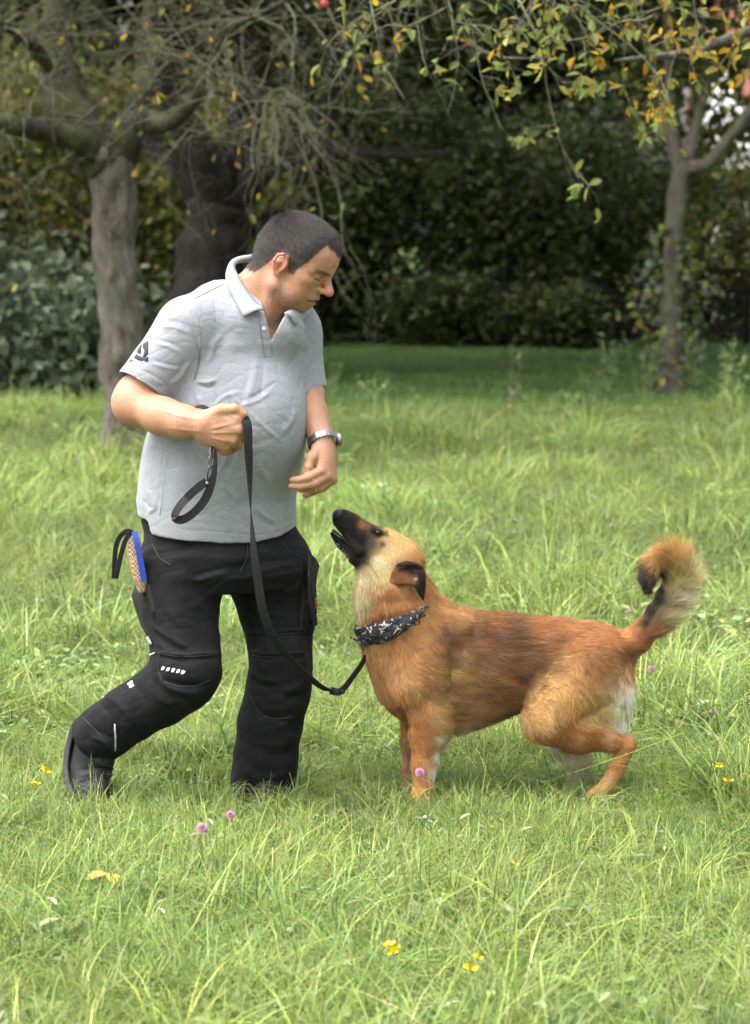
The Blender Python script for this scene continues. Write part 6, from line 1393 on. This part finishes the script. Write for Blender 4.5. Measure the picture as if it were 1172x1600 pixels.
kinds = {'fine': [tuft(rng, 36, .07, .06, .14, .0022, .0042, .8, .08) for i in range(6)], 'broad': [tuft(rng, 20, .06, .09, .19, .0036, .0070, .95, .05) for i in range(5)], 'long': [tuft(rng, 9, .05, .14, .27, .0026, .0050, .85, .14, 6) for i in range(4)],
         'lawn': [tuft(rng, 46, .09, .035, .075, .0018, .0032, .6, .05, 4) for i in range(4)], 'clover': [herb(rng, 18, .06, .06, .019, HERBG, .85) for i in range(3)], 'plantain': [herb(rng, 6, .04, .06, .055, [(.28, .37, .12), (.33, .41, .13)], .34) for i in range(2)], 'pale': [herb(rng, 13, .06, .08, .034, [(.34, .40, .24), (.38, .44, .28)], .32) for i in range(2)]}
def patch_mesh(rng, n, rad_, mix, s0, s1, tone=1.0):
    """one turf patch: n tufts of mixed kinds over a disc, thinning towards its rim"""
    Vs, Fs, Cs, o = [], [], [], 0; nm = list(mix); pr = np.array([mix[k] for k in nm]); pr = pr / pr.sum()
    cen = rng.uniform(-rad_, rad_, (3, 2)) * .6; cb = rng.choice(len(nm), 3, p=pr)
    for i in range(n):
        r = rad_ * math.sqrt(rng.random()) * (1 if rng.random() < .7 else .75); a = rng.uniform(0, 2 * np.pi); x, y = r * math.cos(a), r * math.sin(a)
        k = nm[rng.choice(len(nm), p=pr)]
        dd = np.hypot(cen[:, 0] - x, cen[:, 1] - y); j = int(dd.argmin())
        if dd[j] < rad_ * .3 and rng.random() < .6: k = nm[cb[j]]
        V, F, c = kinds[k][rng.integers(len(kinds[k]))]; t = rng.uniform(0, 2 * np.pi); s_ = rng.uniform(s0, s1); ca, sa = math.cos(t), math.sin(t)
        lx_, ly_ = rng.normal(0, .12, 2); V2 = np.stack([(V[:, 0] * ca - V[:, 1] * sa) * s_ + x + V[:, 2] * lx_, (V[:, 0] * sa + V[:, 1] * ca) * s_ + y + V[:, 2] * ly_, V[:, 2] * s_], 1)
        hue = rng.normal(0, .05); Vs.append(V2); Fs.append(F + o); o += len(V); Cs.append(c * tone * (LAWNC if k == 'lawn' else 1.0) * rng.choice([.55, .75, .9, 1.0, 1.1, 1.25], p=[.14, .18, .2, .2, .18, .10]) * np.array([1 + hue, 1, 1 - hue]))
    ob = mesh_obj('turf_%02d' % len(protos), np.concatenate(Vs), np.concatenate(Fs), M_grass); set_col(ob.data, 'col', np.clip(np.concatenate(Cs), 0, 1)); COL.objects.unlink(ob); PROTO.objects.link(ob); protos.append(ob)
MEADOW = {'fine': .48, 'broad': .30, 'long': .05, 'clover': .10, 'plantain': .015, 'pale': .035}
ROUGH = {'fine': .40, 'broad': .30, 'long': .10, 'clover': .10, 'plantain': .02, 'pale': .06}      # more long and pale tufts further out
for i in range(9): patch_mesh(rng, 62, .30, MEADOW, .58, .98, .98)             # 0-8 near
for i in range(5): patch_mesh(rng, 46, .34, ROUGH, .75, 1.2, .76)             # 9-13 middle, tone darkened in place of shade
for i in range(4): patch_mesh(rng, 46, .48, ROUGH, .85, 1.25, .66)            # 14-17 far, darkened further in place of shade
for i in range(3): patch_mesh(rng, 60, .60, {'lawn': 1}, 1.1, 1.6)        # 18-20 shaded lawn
for i in range(5): patch_mesh(rng, 9, .13, {'broad': .6, 'long': .4}, 1.05, 1.55)   # 21-25 tussocks
for i in range(3): patch_mesh(rng, 10, .16, {'clover': .75, 'plantain': .25}, 1.1, 1.6)   # 26-28 clover and plantain patches
pos, scl, idx = [], [], []
def lay(d0, d1, sp, i0, i1, jit=.3):
    row_ = 0; y = d0
    while y < d1:
        hw = .1395 * y + 1.1; x = -hw + (row_ % 2) * sp / 2
        while x < hw:
            X, Y = x + rng.normal(0, sp * jit), y - 7 + rng.normal(0, sp * jit)
            pos.append((X, Y, float(ground_z(X, Y)))); scl.append(rng.uniform(.88, 1.12)); idx.append(rng.integers(i0, i1)); x += sp
        y += sp * .866; row_ += 1
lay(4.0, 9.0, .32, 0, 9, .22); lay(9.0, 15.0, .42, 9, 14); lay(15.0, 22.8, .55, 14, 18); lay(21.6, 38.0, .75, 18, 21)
for _ in range(620):
    Y = rng.uniform(5.9, 22.5); X = rng.uniform(-1, 1) * (.1395 * Y + 1.0); Y -= 7
    if vnoise(np.array([[X * .9, Y * .9, 3.]]), 63)[0] < .42: continue
    if -1.1 < Y < .35 and -1.0 < X < .85: continue
    pos.append((X, Y, float(ground_z(X, Y)))); scl.append(rng.uniform(.8, 1.25) * (1 + .015 * max(Y, 0))); idx.append(rng.integers(21, 26) if rng.random() < .72 else rng.integers(26, 29))
pos = np.array(pos); scl = np.array(scl); idx = np.array(idx)
scl *= .80 + .46 * vnoise(pos * np.array([1.5, 1.5, 0]), 61) + np.where(pos[:, 1] > 3, .12 * vnoise(pos * np.array([.6, .6, 0]), 62), 0)
scl = np.where((pos[:, 1] > -.75) & (pos[:, 1] < .25) & (pos[:, 0] > -.95) & (pos[:, 0] < .75), np.minimum(scl, .86), scl)
me = bpy.data.meshes.new('meadow_grass'); me.vertices.add(len(pos)); me.vertices.foreach_set('co', pos.astype(np.float32).ravel())
n = len(pos); rot = np.stack([np.zeros(n), np.zeros(n), rng.uniform(0, 2 * np.pi, n)], 1)
a = me.attributes.new('rot', 'FLOAT_VECTOR', 'POINT'); a.data.foreach_set('vector', rot.astype(np.float32).ravel())
a = me.attributes.new('scl', 'FLOAT', 'POINT'); a.data.foreach_set('value', scl.astype(np.float32)); a = me.attributes.new('idx', 'INT', 'POINT'); a.data.foreach_set('value', idx.astype(np.int32))
grass = link(bpy.data.objects.new('meadow_grass', me), None, 'long yellow green meadow grass covering the ground', 'grass', kind='stuff'); me.materials.append(M_grass)
ngp = bpy.data.node_groups.new('scatter_tufts', 'GeometryNodeTree'); ngp.interface.new_socket('Geometry', in_out='INPUT', socket_type='NodeSocketGeometry'); ngp.interface.new_socket('Geometry', in_out='OUTPUT', socket_type='NodeSocketGeometry')
gi = ngp.nodes.new('NodeGroupInput'); go = ngp.nodes.new('NodeGroupOutput'); iop = ngp.nodes.new('GeometryNodeInstanceOnPoints'); ci = ngp.nodes.new('GeometryNodeCollectionInfo'); ci.inputs['Collection'].default_value = PROTO; ci.inputs['Separate Children'].default_value = True; ci.inputs['Reset Children'].default_value = True
def named(t, nm):
    x = ngp.nodes.new('GeometryNodeInputNamedAttribute'); x.data_type = t; x.inputs['Name'].default_value = nm; return x.outputs['Attribute']
L_ = ngp.links.new
L_(gi.outputs[0], iop.inputs['Points']); L_(ci.outputs[0], iop.inputs['Instance']); iop.inputs['Pick Instance'].default_value = True
L_(named('INT', 'idx'), iop.inputs['Instance Index']); L_(named('FLOAT_VECTOR', 'rot'), iop.inputs['Rotation']); L_(named('FLOAT', 'scl'), iop.inputs['Scale']); L_(iop.outputs[0], go.inputs[0])
md = grass.modifiers.new('scatter', 'NODES'); md.node_group = ngp
